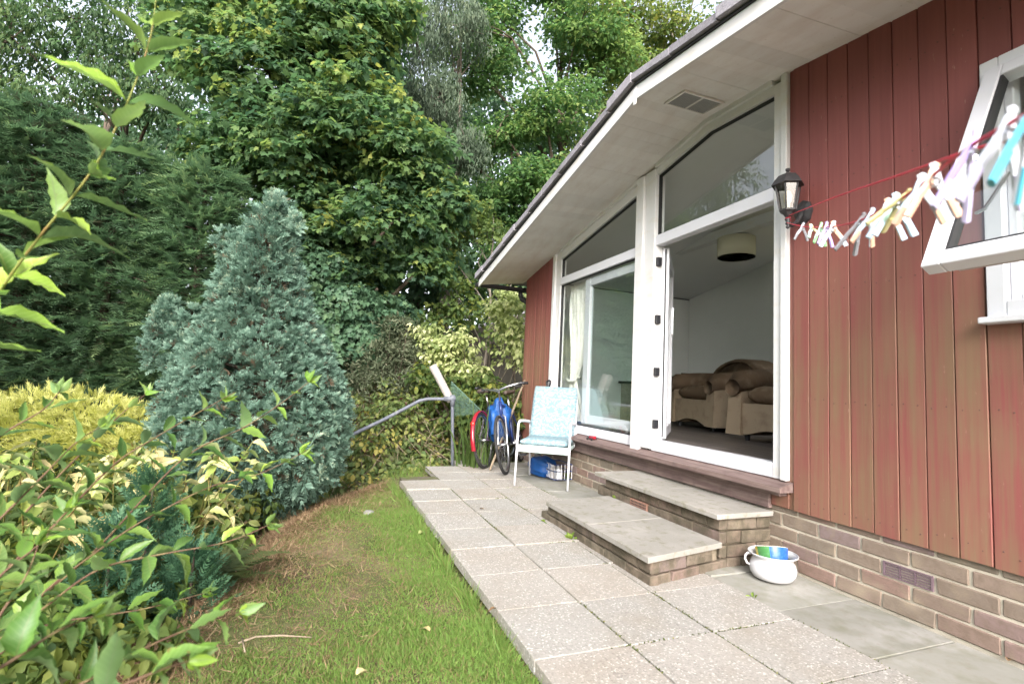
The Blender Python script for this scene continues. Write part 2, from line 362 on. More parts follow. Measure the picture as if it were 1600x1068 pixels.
def bigmesh(name, V, F, m, parent=None, tint=None):
    """numpy verts (N,3), faces (M,k) of one size -> object"""
    me = bpy.data.meshes.new(name); V = np.asarray(V, np.float32)
    if parent: V = V - np.array(worldloc(parent), np.float32)
    F = np.asarray(F, np.int32); k = F.shape[1]
    me.vertices.add(len(V)); me.vertices.foreach_set('co', V.ravel())
    me.loops.add(F.size); me.loops.foreach_set('vertex_index', F.ravel())
    me.polygons.add(len(F)); me.polygons.foreach_set('loop_start', np.arange(0, F.size, k, dtype=np.int32))
    if tint is not None:
        a = me.attributes.new('tint', 'FLOAT', 'POINT'); a.data.foreach_set('value', np.asarray(tint, np.float32))
    me.materials.append(m); me.update(calc_edges=True); me.validate()
    return link(name, me, parent)
# leaf shapes: x = across, y = along the leaf, z = off the leaf
TM = {
 'diamond': ([(0, 0, 0), (.5, .45, .10), (0, 1, -.12), (-.5, .45, .10)], [(0, 1, 2), (0, 2, 3)]),
 'oval': ([(0, 0, 0), (.40, .28, .07), (.44, .6, .05), (0, 1, -.14), (-.44, .6, .05), (-.40, .28, .07)], [(0, 1, 2), (0, 2, 3), (0, 3, 4), (0, 4, 5)]),
 'maple': ([(0, 0, 0), (.42, .02, .02), (.30, .26, .06), (.62, .50, -.04), (.28, .58, .06), (0, 1, -.12), (-.28, .58, .06), (-.62, .50, -.04), (-.30, .26, .06), (-.42, .02, .02)],
           [(0, 1, 2), (0, 2, 3), (0, 3, 4), (0, 4, 5), (0, 5, 6), (0, 6, 7), (0, 7, 8), (0, 8, 9)]),
 'blade': ([(-.5, 0, 0), (.5, 0, 0), (0, 1, 0)], [(0, 1, 2)]),
 'grass': ([(-.5, 0, 0), (.5, 0, 0), (.38, .55, .10), (-.38, .55, .10), (0, 1, .34)], [(0, 1, 2), (0, 2, 3), (3, 2, 4)]),
}
def unit(a): return a / (np.linalg.norm(a, axis=-1, keepdims=True) + 1e-9)
def scatter(name, P, axis, nrm, length, width, tint, shape, m, parent=None):
    T, F = TM[shape]; T = np.array(T); F = np.array(F)
    N = len(P); y = unit(axis); z = unit(nrm - y * np.sum(nrm * y, -1, keepdims=True)); x = np.cross(y, z)
    L = np.broadcast_to(length, (N,))[:, None, None]; W_ = np.broadcast_to(width, (N,))[:, None, None]
    V = P[:, None] + x[:, None] * (T[None, :, :1] * W_) + y[:, None] * (T[None, :, 1:2] * L) + z[:, None] * (T[None, :, 2:3] * L)
    FF = (F[None] + (np.arange(N) * len(T))[:, None, None]).reshape(-1, F.shape[1])
    return bigmesh(name, V.reshape(-1, 3), FF, m, parent, np.repeat(tint, len(T)))
def rdir(n): return unit(RNG.normal(size=(n, 3)))
_K = RNG.normal(size=(6, 3)); _PH = RNG.uniform(0, 6.3, 6)
def wob(P, s):                                # cheap smooth noise, about -1..1
    return np.sin(P @ (_K.T * s) + _PH).sum(-1) / 3.0
def lobe_points(lobes, n, shell=.55, flatz=.8):
    C = np.array([l[:3] for l in lobes], float); R = np.array([l[3] for l in lobes]); pr = R ** 2 / (R ** 2).sum()
    k = RNG.choice(len(lobes), n, p=pr); d = rdir(n)
    rr = R[k] * (shell + (1 - shell) * RNG.random(n) ** .7) * (1 + .22 * wob(C[k] + d * R[k][:, None], 2.2))
    off = d * rr[:, None]; off[:, 2] *= flatz
    return C[k] + off, d, k
def foliage(name, lobes, nclus, per, csize, leaf, shape, m, parent, aspect=.7, upk=1.1, droop=.5, shell=.5, gap=.6, gs=1.3, flatz=.8, tspread=.16, outk=.6, tbase=.5):
    C, D, k = lobe_points(lobes, nclus, shell, flatz)
    keep = wob(C, gs) < gap; C, D = C[keep], D[keep]; n = len(C)
    ct = tbase + RNG.normal(0, tspread, n) + .1 * wob(C, .9)
    sp = unit(np.array([0, 0, upk]) + D * outk + .5 * rdir(n))          # spray normal
    P = np.repeat(C, per, 0); N0 = np.repeat(sp, per, 0); M_ = len(P)
    o = rdir(M_); o -= N0 * np.sum(o * N0, -1, keepdims=True) * .75; o *= (csize * RNG.random(M_) ** .5)[:, None]
    P = P + o
    ax = unit(o / csize + .5 * rdir(M_) + np.array([0, 0, -droop])); nr = N0 + .55 * rdir(M_)
    ln = leaf * RNG.uniform(.65, 1.2, M_)
    ti = np.clip(np.repeat(ct, per) + RNG.normal(0, .09, M_), 0, 1)
    scatter(name, P, ax, nr, ln, ln * aspect, ti, shape, m, parent)
    return C
def limbs(parent, base, lobes, C, r0, m, ntwig=60, name='trunk', top=None, lean=(0, 0)):
    mb = MB(); base = np.array(base, float); L = np.array([l[:3] for l in lobes])
    top = np.array(top) if top is not None else np.array([base[0] + lean[0], base[1] + lean[1], L[:, 2].max()])
    npt = 9; tr = [base + (top - base) * i / (npt - 1) + np.array([random.uniform(-.06, .06), random.uniform(-.06, .06), 0]) * (i > 0) * (1 + r0 * 4) for i in range(npt)]
    mb.tube(tr, [r0 * (1 - .85 * i / (npt - 1)) for i in range(npt)], 8)
    hubs = []
    for l in L:
        h = max(.12, min(.9, (l[2] - base[2]) / max(.5, top[2] - base[2]) - .22)); i = h * (npt - 1); a = tr[int(i)] + (tr[min(int(i) + 1, npt - 1)] - tr[int(i)]) * (i % 1)
        mid = (a + l) / 2 + np.array([random.uniform(-.2, .2), random.uniform(-.2, .2), .12 * np.linalg.norm(l - a)])
        rr = r0 * (1 - .85 * h) * .55
        mb.tube([a, (a + mid) / 2 + [0, 0, .02], mid, (mid + l) / 2 + [0, 0, .03], l], [rr, rr * .85, rr * .65, rr * .5, rr * .35], 6); hubs += [mid, l, (a + mid) / 2]
    hubs = np.array(hubs)
    for i in RNG.choice(len(C), min(ntwig, len(C)), replace=False):
        c = C[i]; h = hubs[np.argmin(np.linalg.norm(hubs - c, axis=1))]
        q = h + (c - h) * .5 + RNG.normal(0, .1, 3) * np.linalg.norm(c - h)
        mb.tube([h, q, c], [r0 * .13, r0 * .08, r0 * .03], 4, cap=False)
    return mb.build(name, m, parent, True)

# ================================================================== GROUND
def edge_y(x): return np.interp(x, [-3.4, -2.6, -1.9, -1.2, -.2, 1.0, 3], [-1.75, -2.30, -2.62, -2.74, -3.02, -3.4, -3.6])
def ground_z(x, y):
    x = np.asarray(x, float); y = np.asarray(y, float)
    d = edge_y(x) - y                                   # >0 beyond the lawn edge
    lawn = -.075 + .02 * np.sin(3 * x + 1) * np.sin(2.6 * y) + .012 * np.sin(9 * x) * np.sin(8 * y + x)
    z = lawn - .55 * np.clip(d / .9, 0, 1) ** 1.2
    back = np.clip((-3.5 - x) / 1.0, 0, 1)
    z = np.where(y > -1.85, np.where(x < -3.45, -.10 - .10 * back, lawn), z - .25 * back)
    far = np.clip((np.hypot(x - 1, y + 1.5) - 9) / 14, 0, 1)
    z = z + far * 2.6
    return np.where((y > -1.72) & (x > -4.25), -.09, z)
gx = np.concatenate([np.linspace(-40, -8, 22), np.linspace(-7.8, 3.4, 95), np.linspace(4, 30, 14)]); gy = np.concatenate([np.linspace(-40, -8, 18), np.linspace(-7.8, 1, 90), np.linspace(1.5, 40, 18)])
GX, GY = np.meshgrid(gx, gy, indexing='ij'); GZ = ground_z(GX, GY); ny = len(gy)
I = (np.arange(len(gx) - 1)[:, None] * ny + np.arange(ny - 1)[None]).ravel()
go = bigmesh('ground', np.stack([GX.ravel(), GY.ravel(), GZ.ravel()], 1), np.stack([I, I + ny, I + ny + 1, I + 1], 1), MT['ground']); go['kind'] = 'structure'
go.data.polygons.foreach_set('use_smooth', [True] * len(go.data.polygons))

# ------------------------------------------------------------------ patio: a bed with every slab a piece of its own
pb = MB().box((-4.1, -.86, -.30), (3.3, -.01, -.0135)).box((-3.2, -1.72, -.30), (3.3, -.86, -.0130))
MT['joint'] = mat('mossy_joint', (.13, .115, .085), .95, .1, noises=((5, (.10, .13, .035), .45, .6), (60, (.22, .19, .15), .55, .75, .6)), bmp=(90, .6, .006))
pav = pb.build('patio', MT['joint']); pav['kind'] = 'structure'
ROWY = [-1.765, -1.366, -.967, -.52, -.012]
JX, SX = .303, .4026
slabcache = {}
def slab(x0, x1, y0, y1, m, dz=0.0):
    gpx = .0055
    a, b = x1 - x0 - 2 * gpx, y1 - y0 - 2 * gpx
    me = raw_mesh('slab', *(lambda q: (q.v, q.f))(MB().cbox((-a / 2, -b / 2, -.05), (a / 2, b / 2, 0), .0018, .0022)), m)
    o = link('slab', me, pav, ((x0 + x1) / 2, (y0 + y1) / 2, dz + random.uniform(-.003, .003)))
    o.rotation_euler = (random.uniform(-.004, .004), random.uniform(-.004, .004), random.uniform(-.006, .006)); return o
for r in range(3):
    for i in range(-11, 7):
        off = (0, 0, .0)[r]
        x1 = JX + off + i * SX; x0 = x1 - SX
        if r == 0 and x0 < -3.30: continue
        if x0 < (-3.33, -3.75, -4.2)[r]: continue
        far = i in (-8, -7) and r == 0
        slab(x0, x1, ROWY[r], ROWY[r + 1], MT['slab'], .012 if (r == 0 and x0 < -2.9) else 0)
for i in range(-11, 8):
    x1 = .218 + i * .42; x0 = x1 - .42
    if x0 < -4.25: continue
    slab(x0, x1, ROWY[3], ROWY[4], MT['flag'], -.004)

def joint_moss():
    n = 5200; xs_ = RNG.uniform(-4, 1.6, n); k = RNG.integers(0, 3, n); y = np.array(ROWY)[k + 1] + RNG.normal(0, .0035, n)
    j = RNG.random(n) < .5; xs_ = np.where(j, JX + SX * RNG.integers(-10, 4, n) + RNG.normal(0, .0035, n), xs_); y = np.where(j, RNG.uniform(-1.76, -.52, n), y)
    P = np.stack([xs_, y, np.full(n, -.006)], 1); P = P[(wob(P, 2.7) + .5 * wob(P, 9) > -.1) & ~((P[:, 0] > -1.6) & (P[:, 0] < -.1) & (P[:, 1] > -.97))]; n = len(P)
    o = scatter('joint_moss', P, RNG.normal(0, .8, (n, 3)) * (1, 1, 0) + (0, 0, .8), rdir(n), RNG.uniform(.006, .014, n), RNG.uniform(.004, .008, n), RNG.random(n), 'diamond', leafmat('joint_moss_leaf', [(0, (.05, .06, .025)), (.6, (.10, .13, .035)), (1, (.22, .20, .08))], .2, .8)); tag(o, 'moss and grit growing in the paving joints', 'moss', None, 'stuff')
joint_moss()

# ================================================================== HOUSE
RX = -.84
def zs(x): return float(np.interp(x, [-4.6, RX, -.15, .622, 3.6], [2.967 + .172 * (-4.6 - RX), 2.967, 2.93, 2.826, 2.43]))
def zf(x): return 2.975 + .2023 * (x - RX) if x < RX else 2.975 - .131 * (x - RX)
OV = -.649
house = thing('bungalow', 'red timber clad bungalow with low gable roof, white soffit and tall glazed doors', 'house', (-.8, 0, 0))

# --- brick plinth
core = MB().box((-4.25, .0065, -.2), (-.30, .11, .30)).box((-.30, .0065, -.2), (3.2, .11, .345))
plinth = core.build('plinth_wall', MT['mortar'], house)
brickmesh = []
for v in range(6): brickmesh.append(raw_mesh('brick', *(lambda q: (q.v, q.f))(MB().cbox((-.1075, -.0, -.0325), (.1075, .05, .0325), .004, .003)), MT['brick']))
brickhalf = [raw_mesh('brick', *(lambda q: (q.v, q.f))(MB().cbox((-.05, -.0, -.0325), (.05, .05, .0325), .004, .003)), MT['brick']) for v in range(2)]
wl = worldloc(plinth)
def brick(x, z, y=0.0, half=False):
    o = link('brick', random.choice(brickhalf if half else brickmesh), plinth, (x - wl[0], y - wl[1] + random.uniform(-.002, .001), z - wl[2])); return o
for k in range(5):
    zc = .0765 - .0375 + .075 * k; off = 0.0105 if k % 2 else -.1164
    for i in range(-20, 9):
        xl = off + .225 * i; xc = xl + .1125
        if -1.62 < xc < -.36: continue
        if k == 2 and abs(xc - .446) < .05: continue
        if xc > 1.75 or xc < -4.15: continue
        if xc < -.30 and k > 3: continue
        if -.36 <= xc < -.2: xc = xc
        brick(xc, zc)
ab = MB()
ab.box((.342, -.002, .157), (.55, .03, .163)).box((.342, -.002, .214), (.55, .03, .2205)).box((.342, -.002, .163), (.350, .03, .214)).box((.542, -.002, .163), (.55, .03, .214))
for i in range(4): ab.box((.350, -.001, .170 + .0115 * i), (.542, .02, .1745 + .0115 * i))
for i in (1, 2): ab.box((.350 + .064 * i - .003, .0005, .163), (.350 + .064 * i + .003, .02, .214))
ab.box((.350, .012, .163), (.542, .03, .214))
MT['vent'] = flat('purple_brown_plastic', (.16, .11, .13), .5)
ab.build('air_brick', MT['vent'], house)

# --- right-hand wall of red boards
MB().box((-.12, .022, .34), (.778, .05, 2.83)).box((.778, .022, .34), (3.2, .05, 1.325)).box((.778, .022, 2.40), (1.75, .05, 2.70)).box((1.75, .022, 1.325), (3.2, .05, 2.45)).build('backing_wall', MT['batten'], house)
bx = [-.127, -.025, .089, .204, .314, .429, .545, .66, .773] + [.773 + .113 * i for i in range(1, 21)]
def vboard(x0, x1, z0, z1a, z1b, m=None):
    y0, y1, c = -.018, .02, .0022; gp = .0022; x0 += gp; x1 -= gp
    mb = MB(); P = [(x0 + c, y0), (x1 - c, y0), (x1, y0 + c), (x1, y1), (x0, y1), (x0, y0 + c)]
    zt = lambda x: z1a + (z1b - z1a) * (x - x0) / (x1 - x0)
    j = random.uniform(-.0015, .0015)
    mb.slabpoly([(x, y + j, zt(x)) for x, y in P], [(x, y + j, z0) for x, y in P])
    return mb.build('cladding_board', m or MT['board'], house)
for a, b in zip(bx[:-1], bx[1:]):
    lo = .336 + random.uniform(-.003, .003)
    if a > .77 and a < 1.74:
        vboard(a, b, lo, 1.322, 1.322); vboard(a, b, 2.40, zs(a), zs(b))
    else: vboard(a, b, lo, zs(a), zs(b))
nb = MB()
for a, b in zip(bx[:-1], bx[1:]):
    for z in (.40, .95, 1.55, 2.15, 2.6):
        if a > .77 and 1.3 < z < 2.42: continue
        for q in (.25, .75): nb.lathe([(.0034, 0), (.0026, .0016), (0, .002)], 6, (a + (b - a) * q + random.uniform(-.006, .006), -.0178, z + random.uniform(-.012, .012)), Matrix.Rotation(math.pi / 2, 4, 'X'))
nb.build('nail_head', flat('rusty_nail', (.11, .06, .05), .7), house)['kind'] = 'stuff'
MB().slabpoly([(-.155, -.010, 2.93), (-.131, -.010, 2.928), (-.131, .02, 2.928), (-.155, .02, 2.93)], [(-.155, -.010, .336), (-.131, -.010, .336), (-.131, .02, .336), (-.155, .02, .336)]).build('edge_trim', MT['board'], house)
# --- left strip of narrow boards, and the side wall round the corner
lx = [-4.25 + .0695 * i for i in range(13)]; lx[-1] = -3.415
MB().box((-4.24, .022, .2), (-3.41, .05, 2.36)).build('backing_wall', MT['batten'], house)
for a, b in zip(lx[:-1], lx[1:]): vboard(a, b, .25, zs(a), zs(b)); vboard(a, b, .02, .247, .247, MT['board_bare']) if False else None
for i in range(14):
    y0 = .02 + i * .2
    MB().cbox((-4.268, y0 + .003, .25), (-4.235, y0 + .197, 2.36), .003).build('cladding_board', MT['board'], house)
# --- wall, roof and room behind
MB().box((-4.235, .05, -.1), (-4.16, 2.9, 2.36)).build('side_wall', MT['wall'], house)

# --- soffit, board by board, running back from the fascia to the wall
def soffit_board(x0, x1):
    gp = .0007; a, b = x0 + gp, x1 - gp; j = random.uniform(-.001, .001)
    bot = [(a, OV + .022, zf(a) + .006 + j), (b, OV + .022, zf(b) + .006 + j), (b, .03, zs(b) + j), (a, .03, zs(a) + j)]
    top = [(x, y, z + .014) for x, y, z in bot]
    MB().slabpoly(top, bot[:]).build('soffit_board', MT['soffit'], house)
xs = list(np.arange(-4.37, RX - .05, .105)) + [RX]; xs2 = list(np.arange(RX, 3.2, .14))
for q in (xs, xs2):
    for a, b in zip(q[:-1], q[1:]): soffit_board(a, b)
# soffit vent
vb = MB(); vz = lambda x: (zs(x) + zf(x)) / 2 - .004
def vq(mb, x0, x1, y0, y1, d0, d1): mb.slabpoly([(x0, y0, vz(x0) - d0), (x1, y0, vz(x1) - d0), (x1, y1, vz(x1) - d0), (x0, y1, vz(x0) - d0)], [(x0, y0, vz(x0) - d1), (x1, y0, vz(x1) - d1), (x1, y1, vz(x1) - d1), (x0, y1, vz(x0) - d1)])
for q in ((-.80, -.785, -.44, -.10), (-.605, -.59, -.44, -.10), (-.785, -.605, -.44, -.425), (-.785, -.605, -.115, -.10), (-.785, -.605, -.275, -.265)): vq(vb, *q, -.002, .009)
sv = vb.build('soffit_vent', MT['soffit'], house)
vb = MB()
for i in range(20): vq(vb, -.785, -.605, -.423 + i * .0154, -.423 + i * .0154 + .007, 0, .005)
vb.build('louvre', flat('grey_louvre', (.40, .39, .40)), sv)
vb = MB(); vq(vb, -.785, -.605, -.425, -.115, -.004, .0004); vb.build('shadow_gap', flat('gap_shade_grey', (.22, .22, .22)), sv)  # dark sheet behind the louvres, painting the shade of the vent gaps
# fascia boards and the cover strip on their joint
def sloped(x0, x1, y0, y1, f, d0, d1): return MB().slabpoly([(x0, y0, f(x0) + d1), (x1, y0, f(x1) + d1), (x1, y1, f(x1) + d1), (x0, y1, f(x0) + d1)], [(x0, y0, f(x0) + d0), (x1, y0, f(x1) + d0), (x1, y1, f(x1) + d0), (x0, y1, f(x0) + d0)])
sloped(-4.40, RX - .002, OV, OV + .02, zf, -.012, .082).build('fascia_board', MT['paint'], house)
sloped(RX + .002, 3.3, OV, OV + .02, zf, -.012, .082).build('fascia_board', MT['paint'], house)
MB().slabpoly([(RX - .02, OV - .008, zf(RX) + .06), (RX + .02, OV - .008, zf(RX) + .06), (RX + .02, OV - .001, zf(RX) + .06), (RX - .02, OV - .001, zf(RX) + .06)],
              [(RX - .012, OV - .008, zf(RX) - .055), (RX + .012, OV - .008, zf(RX) - .055), (RX + .012, OV - .001, zf(RX) - .055), (RX - .012, OV - .001, zf(RX) - .055)]).build('fascia_joint_cover', MT['paint'], house)
# roof sheet and its felt edge, strip by strip
roof = MB().slabpoly([(-4.45, OV + .03, zf(-4.45) + .15), (RX, OV + .03, zf(RX) + .15), (RX, 2.74, zf(RX) + .15), (-4.45, 2.74, zf(-4.45) + .15)], [(-4.45, OV + .03, zf(-4.45) + .09), (RX, OV + .03, zf(RX) + .09), (RX, 2.74, zf(RX) + .09), (-4.45, 2.74, zf(-4.45) + .09)])
roof.slabpoly([(RX, OV + .03, zf(RX) + .15), (3.4, OV + .03, zf(3.4) + .15), (3.4, 2.74, zf(3.4) + .15), (RX, 2.74, zf(RX) + .15)], [(RX, OV + .03, zf(RX) + .09), (3.4, OV + .03, zf(3.4) + .09), (3.4, 2.74, zf(3.4) + .09), (RX, 2.74, zf(RX) + .09)])
roof = roof.build('roof', MT['roof'], house)
sloped(-4.42, RX, OV - .012, OV + .03, zf, .084, .098).build('roof_gap_strip', MT['gasket'], house); sloped(RX, 3.3, OV - .012, OV + .03, zf, .084, .098).build('roof_gap_strip', MT['gasket'], house)  # black strip standing in for the dark gap between fascia and felt
x = -4.45; k = 0
while x < 3.2:
    ln = random.uniform(.30, .42); e = min(x + ln, RX) if x < RX else x + ln
    if x < RX and RX - e < .1: e = RX
    t = random.uniform(.046, .060) + (.014 if k % 3 == 0 else 0); yy = OV - .035 - random.uniform(0, .012)
    tilt = random.uniform(.004, .014)
    f = lambda X, a=x, b=e, tl=tilt: zf(X) + tl * (b - X) / (b - a)
    sloped(x, e - .002, yy, OV + .30, f, .099, .099 + t).build('roof_shingle', MT['roof'], roof); x = e; k += 1
# gutter and downpipe at the low eave
gt = MB(); n = 10; V = []; F = []
for yy in (OV - .02, 3.0):
    for k in range(n + 1):
        a = math.pi * k / n; V += [(-4.455 - .05 * math.cos(a), yy, 2.30 - .055 * math.sin(a)), ]
for k in range(n): F.append((k, k + 1, n + 2 + k, n + 1 + k))
gt.add(V, F); gt.add([V[k] for k in range(n + 1)], [tuple(range(n + 1))])
gt.build('gutter', MT['black'], house)
MB().tube([(-4.46, -.02, 2.26), (-4.46, -.02, 2.20), (-4.44, .0, 2.14), (-4.35, .06, 2.08), (-4.32, .09, 2.04), (-4.315, .10, 1.9), (-4.315, .10, .02)], .032, 10).build('downpipe', MT['black'], house, True)

# --- glazed screen: white outer frame, transom, posts
def fr(mb, x0, x1, z0, z1, y0=-.02, y1=.06, c=.004): return mb.cbox((x0, y0, z0), (x1, y1, z1), c)
scr = MB()
fr(scr, -3.41, -3.345, .49, 2.53, -.03, .07)
fr(scr, -3.343, -3.222, .49, 2.545, -.008, .06)
scr2 = fr(MB(), -1.683, -1.575, .47, 2.815, -.05, .10); fr(scr2, -1.573, -1.437, .50, 2.83, -.03, .07)
fr(scr, -.262, -.20, .49, 2.90, -.022, .06); fr(scr, -.198, -.157, .49, 2.925, -.04, .06)
def head(x0, x1, d):   # sloping head under the soffit
    P = [x0] + ([RX] if x0 < RX < x1 else []) + [x1]
    for a, b in zip(P[:-1], P[1:]):
        scr.slabpoly([(a, -.016, zs(a) - .002), (b, -.016, zs(b) - .002), (b, .06, zs(b) - .002), (a, .06, zs(a) - .002)], [(a, -.016, zs(a) - d), (b, -.016, zs(b) - d), (b, .06, zs(b) - d), (a, .06, zs(a) - d)])
        scr.slabpoly([(a, -.04, zs(a) - .001), (b, -.04, zs(b) - .001), (b, -.0165, zs(b) - .001), (a, -.0165, zs(a) - .001)], [(a, -.04, zs(a) - .035), (b, -.04, zs(b) - .035), (b, -.0165, zs(b) - .035), (a, -.0165, zs(a) - .035)])
head(-3.22, -1.685, .118); head(-1.435, -.264, .092)
screen = scr.build('window_screen', MT['paint'], house)
scr2.build('post', MT['paint'], screen)
fr(MB(), -3.220, -1.685, 2.135, 2.222, -.012, .058).build('transom', MT['upvc'], screen)
fr(MB(), -1.435, -.264, 2.166, 2.252, -.014, .058).build('transom', MT['upvc'], screen)
fr(MB(), -3.220, -1.685, .492, .574, -.012, .06).build('bottom_rail', MT['upvc'], screen)
fr(MB(), -1.435, -.264, .490, .578, -.018, .06).build('threshold', MT['upvc'], screen)
# black gaskets round every light, then the panes
def gask(poly, yb=.004):
    mb = MB(); c = np.mean(poly, axis=0)
    for (a, b) in zip(poly, poly[1:] + poly[:1]):
        a = np.array(a); b = np.array(b); n = np.array([-(b - a)[1], (b - a)[0]]); n = n / np.linalg.norm(n); n = n if n @ (c - a) > 0 else -n
        q = [a, b, b + n * .008, a + n * .008]
        mb.slabpoly([(u, yb + .001 * 0, v) for u, v in q], [(u, yb + .03, v) for u, v in q])
    return mb.build('gasket', MT['gasket'], screen)
def pane(poly, y, m=None):
    mb = MB(); mb.add([(u, y, v) for u, v in poly], [tuple(range(len(poly)))]); return mb.build('pane', m or MT['glass'], screen)
hz = lambda x, d: zs(x) - d
p1 = [(-3.220, 2.223), (-1.686, 2.223), (-1.686, hz(-1.686, .119)), (-3.220, hz(-3.22, .119))]
p2 = [(-1.434, 2.253), (-.265, 2.253), (-.265, hz(-.265, .093)), (RX, hz(RX, .093)), (-1.434, hz(-1.434, .093))]
p3 = [(-3.220, .575), (-1.686, .575), (-1.686, 2.134), (-3.220, 2.134)]
for q in (p1, p2, p3): gask(q); pane(q, .02)
# inner sliding sash behind the big left pane
sl = MB(); fr(sl, -2.70, -2.60, .60, 2.115, .034, .075); fr(sl, -1.78, -1.70, .60, 2.115, .034, .075); fr(sl, -2.598, -1.782, .60, .69, .036, .075); fr(sl, -2.598, -1.782, 2.03, 2.115, .036, .075)
sash = sl.build('sliding_sash', MT['upvc'], house)
pn = MB().add([(-2.599, .06, .69), (-1.781, .06, .69), (-1.781, .06, 2.03), (-2.599, .06, 2.03)], [(0, 1, 2, 3)]).build('pane', MT['glass2'], sash)
# folded-back door leaf, seen almost edge on
M0 = Matrix.Translation((-1.415, .075, 0)) @ Matrix.Rotation(math.radians(139), 4, 'Z')
df = MB(); 
for a, b, c0, c1 in ((0, .07, .585, 2.155), (.74, .81, .585, 2.155)): df.cbox((a, -.028, c0), (b, .028, c1), .004)
df.cbox((.071, -.026, .585), (.739, .026, .67), .004).cbox((.071, -.026, 2.07), (.739, .026, 2.155), .004)
df.cbox((-.012, -.026, .60), (-.002, -.006, 2.14), .002).cbox((-.012, .006, .60), (-.002, .026, 2.14), .002)
door = df.xform(M0).build('door', MT['upvc'], house)
MB().add([(.071, 0, .67), (.739, 0, .67), (.739, 0, 2.07), (.071, 0, 2.07)], [(0, 1, 2, 3)]).xform(M0).build('pane', MT['glass'], door)
MB().box((-.0125, -.005, .60), (-.003, .005, 2.14)).xform(M0).build('seal', MT['gasket'], door)
for zz in (.70, 1.12, 1.55, 2.03): MB().cbox((-1.434, -.012, zz - .035), (-1.405, .03, zz + .035), .003).build('hinge', MT['black'], door)
MB().tube([(-1.345, .10, 1.42), (-1.315, .075, 1.43), (-1.31, .07, 1.46), (-1.31, .07, 1.60), (-1.315, .075, 1.63), (-1.345, .10, 1.64)], .009, 8).build('handle', MT['alu'], door, True)
# slider jamb rails beside the leaf
jr = MB(); fr(jr, -1.432, -1.418, .58, 2.16, .062, .09, .002); jr.build('jamb', MT['upvc'], screen)
# sill and the stained board below
sm = MB()
sm.slabpoly([(-3.42, -.115, .462), (-.13, -.115, .462), (-.13, .0, .489), (-3.42, .0, .489)], [(-3.42, -.115, .432), (-.13, -.115, .432), (-.13, .0, .432), (-3.42, .0, .432)])
sm.cbox((-3.42, -.072, .405), (-.17, -.0, .431), .004)
sm.build('sill', MT['sill'], house)
MB().cbox((-3.42, -.030, .312), (-.28, .0, .404), .004).build('sill_board', MT['sill'], house)
MB().cbox((-.278, -.016, .336), (-.157, .02, .488), .003).build('infill_board', MT['board'], house)

# --- right-hand casement: frame on the wall, sash propped open
wf = MB(); X0, X1, Z0, Z1 = .784, 1.74, 1.322, 2.40
wf.cbox((X0, -.035, Z0), (X0 + .062, .05, Z1)).cbox((X1 - .062, -.035, Z0), (X1, .05, Z1)).cbox((X0 + .063, -.034, Z1 - .065), (X1 - .063, .05, Z1)).cbox((X0 + .063, -.034, Z0 + .0), (X1 - .063, .05, Z0 + .062))
wf.cbox((X0 + .063, .0, Z0 + .063), (X0 + .095, .05, Z1 - .066)).cbox((X0 + .096, .0, Z0 + .063), (X1 - .064, .05, Z0 + .09))
win = wf.build('window_frame', MT['upvc'], house)
MB().cbox((X0 - .012, -.075, Z0 - .028), (X1 + .012, .02, Z0 - .002), .004).build('window_sill', MT['upvc'], house)
MB().add([(X0 + .09, .03, Z0 + .09), (X1 - .06, .03, Z0 + .09), (X1 - .06, .03, Z1 - .06), (X0 + .09, .03, Z1 - .06)], [(0, 1, 2, 3)]).build('pane', MT['glass'], win)
SM = Matrix.Translation((0, -.030, 2.335)) @ Matrix.Rotation(math.radians(-26.5), 4, 'X')
sw = MB(); a, b, H = X0 + .028, X1 - .03, .985
sw.cbox((a, -.03, -H), (a + .062, .03, 0)).cbox((b - .062, -.03, -H), (b, .03, 0)).cbox((a + .063, -.029, -H), (b - .063, .03, -H + .062)).cbox((a + .063, -.029, -.062), (b - .063, .03, 0))
wsash = sw.xform(SM).build('window_sash', MT['upvc'], house)
MB().add([(a + .062, 0, -H + .062), (b - .062, 0, -H + .062), (b - .062, 0, -.06), (a + .062, 0, -.06)], [(0, 1, 2, 3)]).xform(SM).build('pane', MT['glass'], wsash)
gk = MB()
for q in ((a + .0625, a + .072, -H + .063, -.063), (b - .072, b - .0625, -H + .063, -.063)): gk.box((q[0], -.022, q[2]), (q[1], .02, q[3]))
gk.box((a + .073, -.022, -H + .063), (b - .073, .02, -H + .073)); gk.xform(SM).build('gasket', MT['gasket'], wsash)
rl = MB().cbox((a + .09, .0305, -H + .004), (b - .05, .040, -H + .03), .002).xform(SM).build('lock_rail', MT['steel'], wsash)
MB().tube([(X0 + .08, -.02, 1.90), (X0 + .085, -.20, 1.72), (X0 + .075, -.235, 1.70)], .007, 6).build('window_stay', MT['steel'], win)
# net curtain strip behind that window is a blind of its own
bl = MB()
for i in range(12): bl.cbox((X0 + .10 + i * .068, .075, Z0 + .05), (X0 + .16 + i * .068, .08, Z1 - .05), .001)
tag(bl.build('vertical_blind', MT['curtain']), 'white vertical slat blind hanging behind the open top hung window', 'blind')

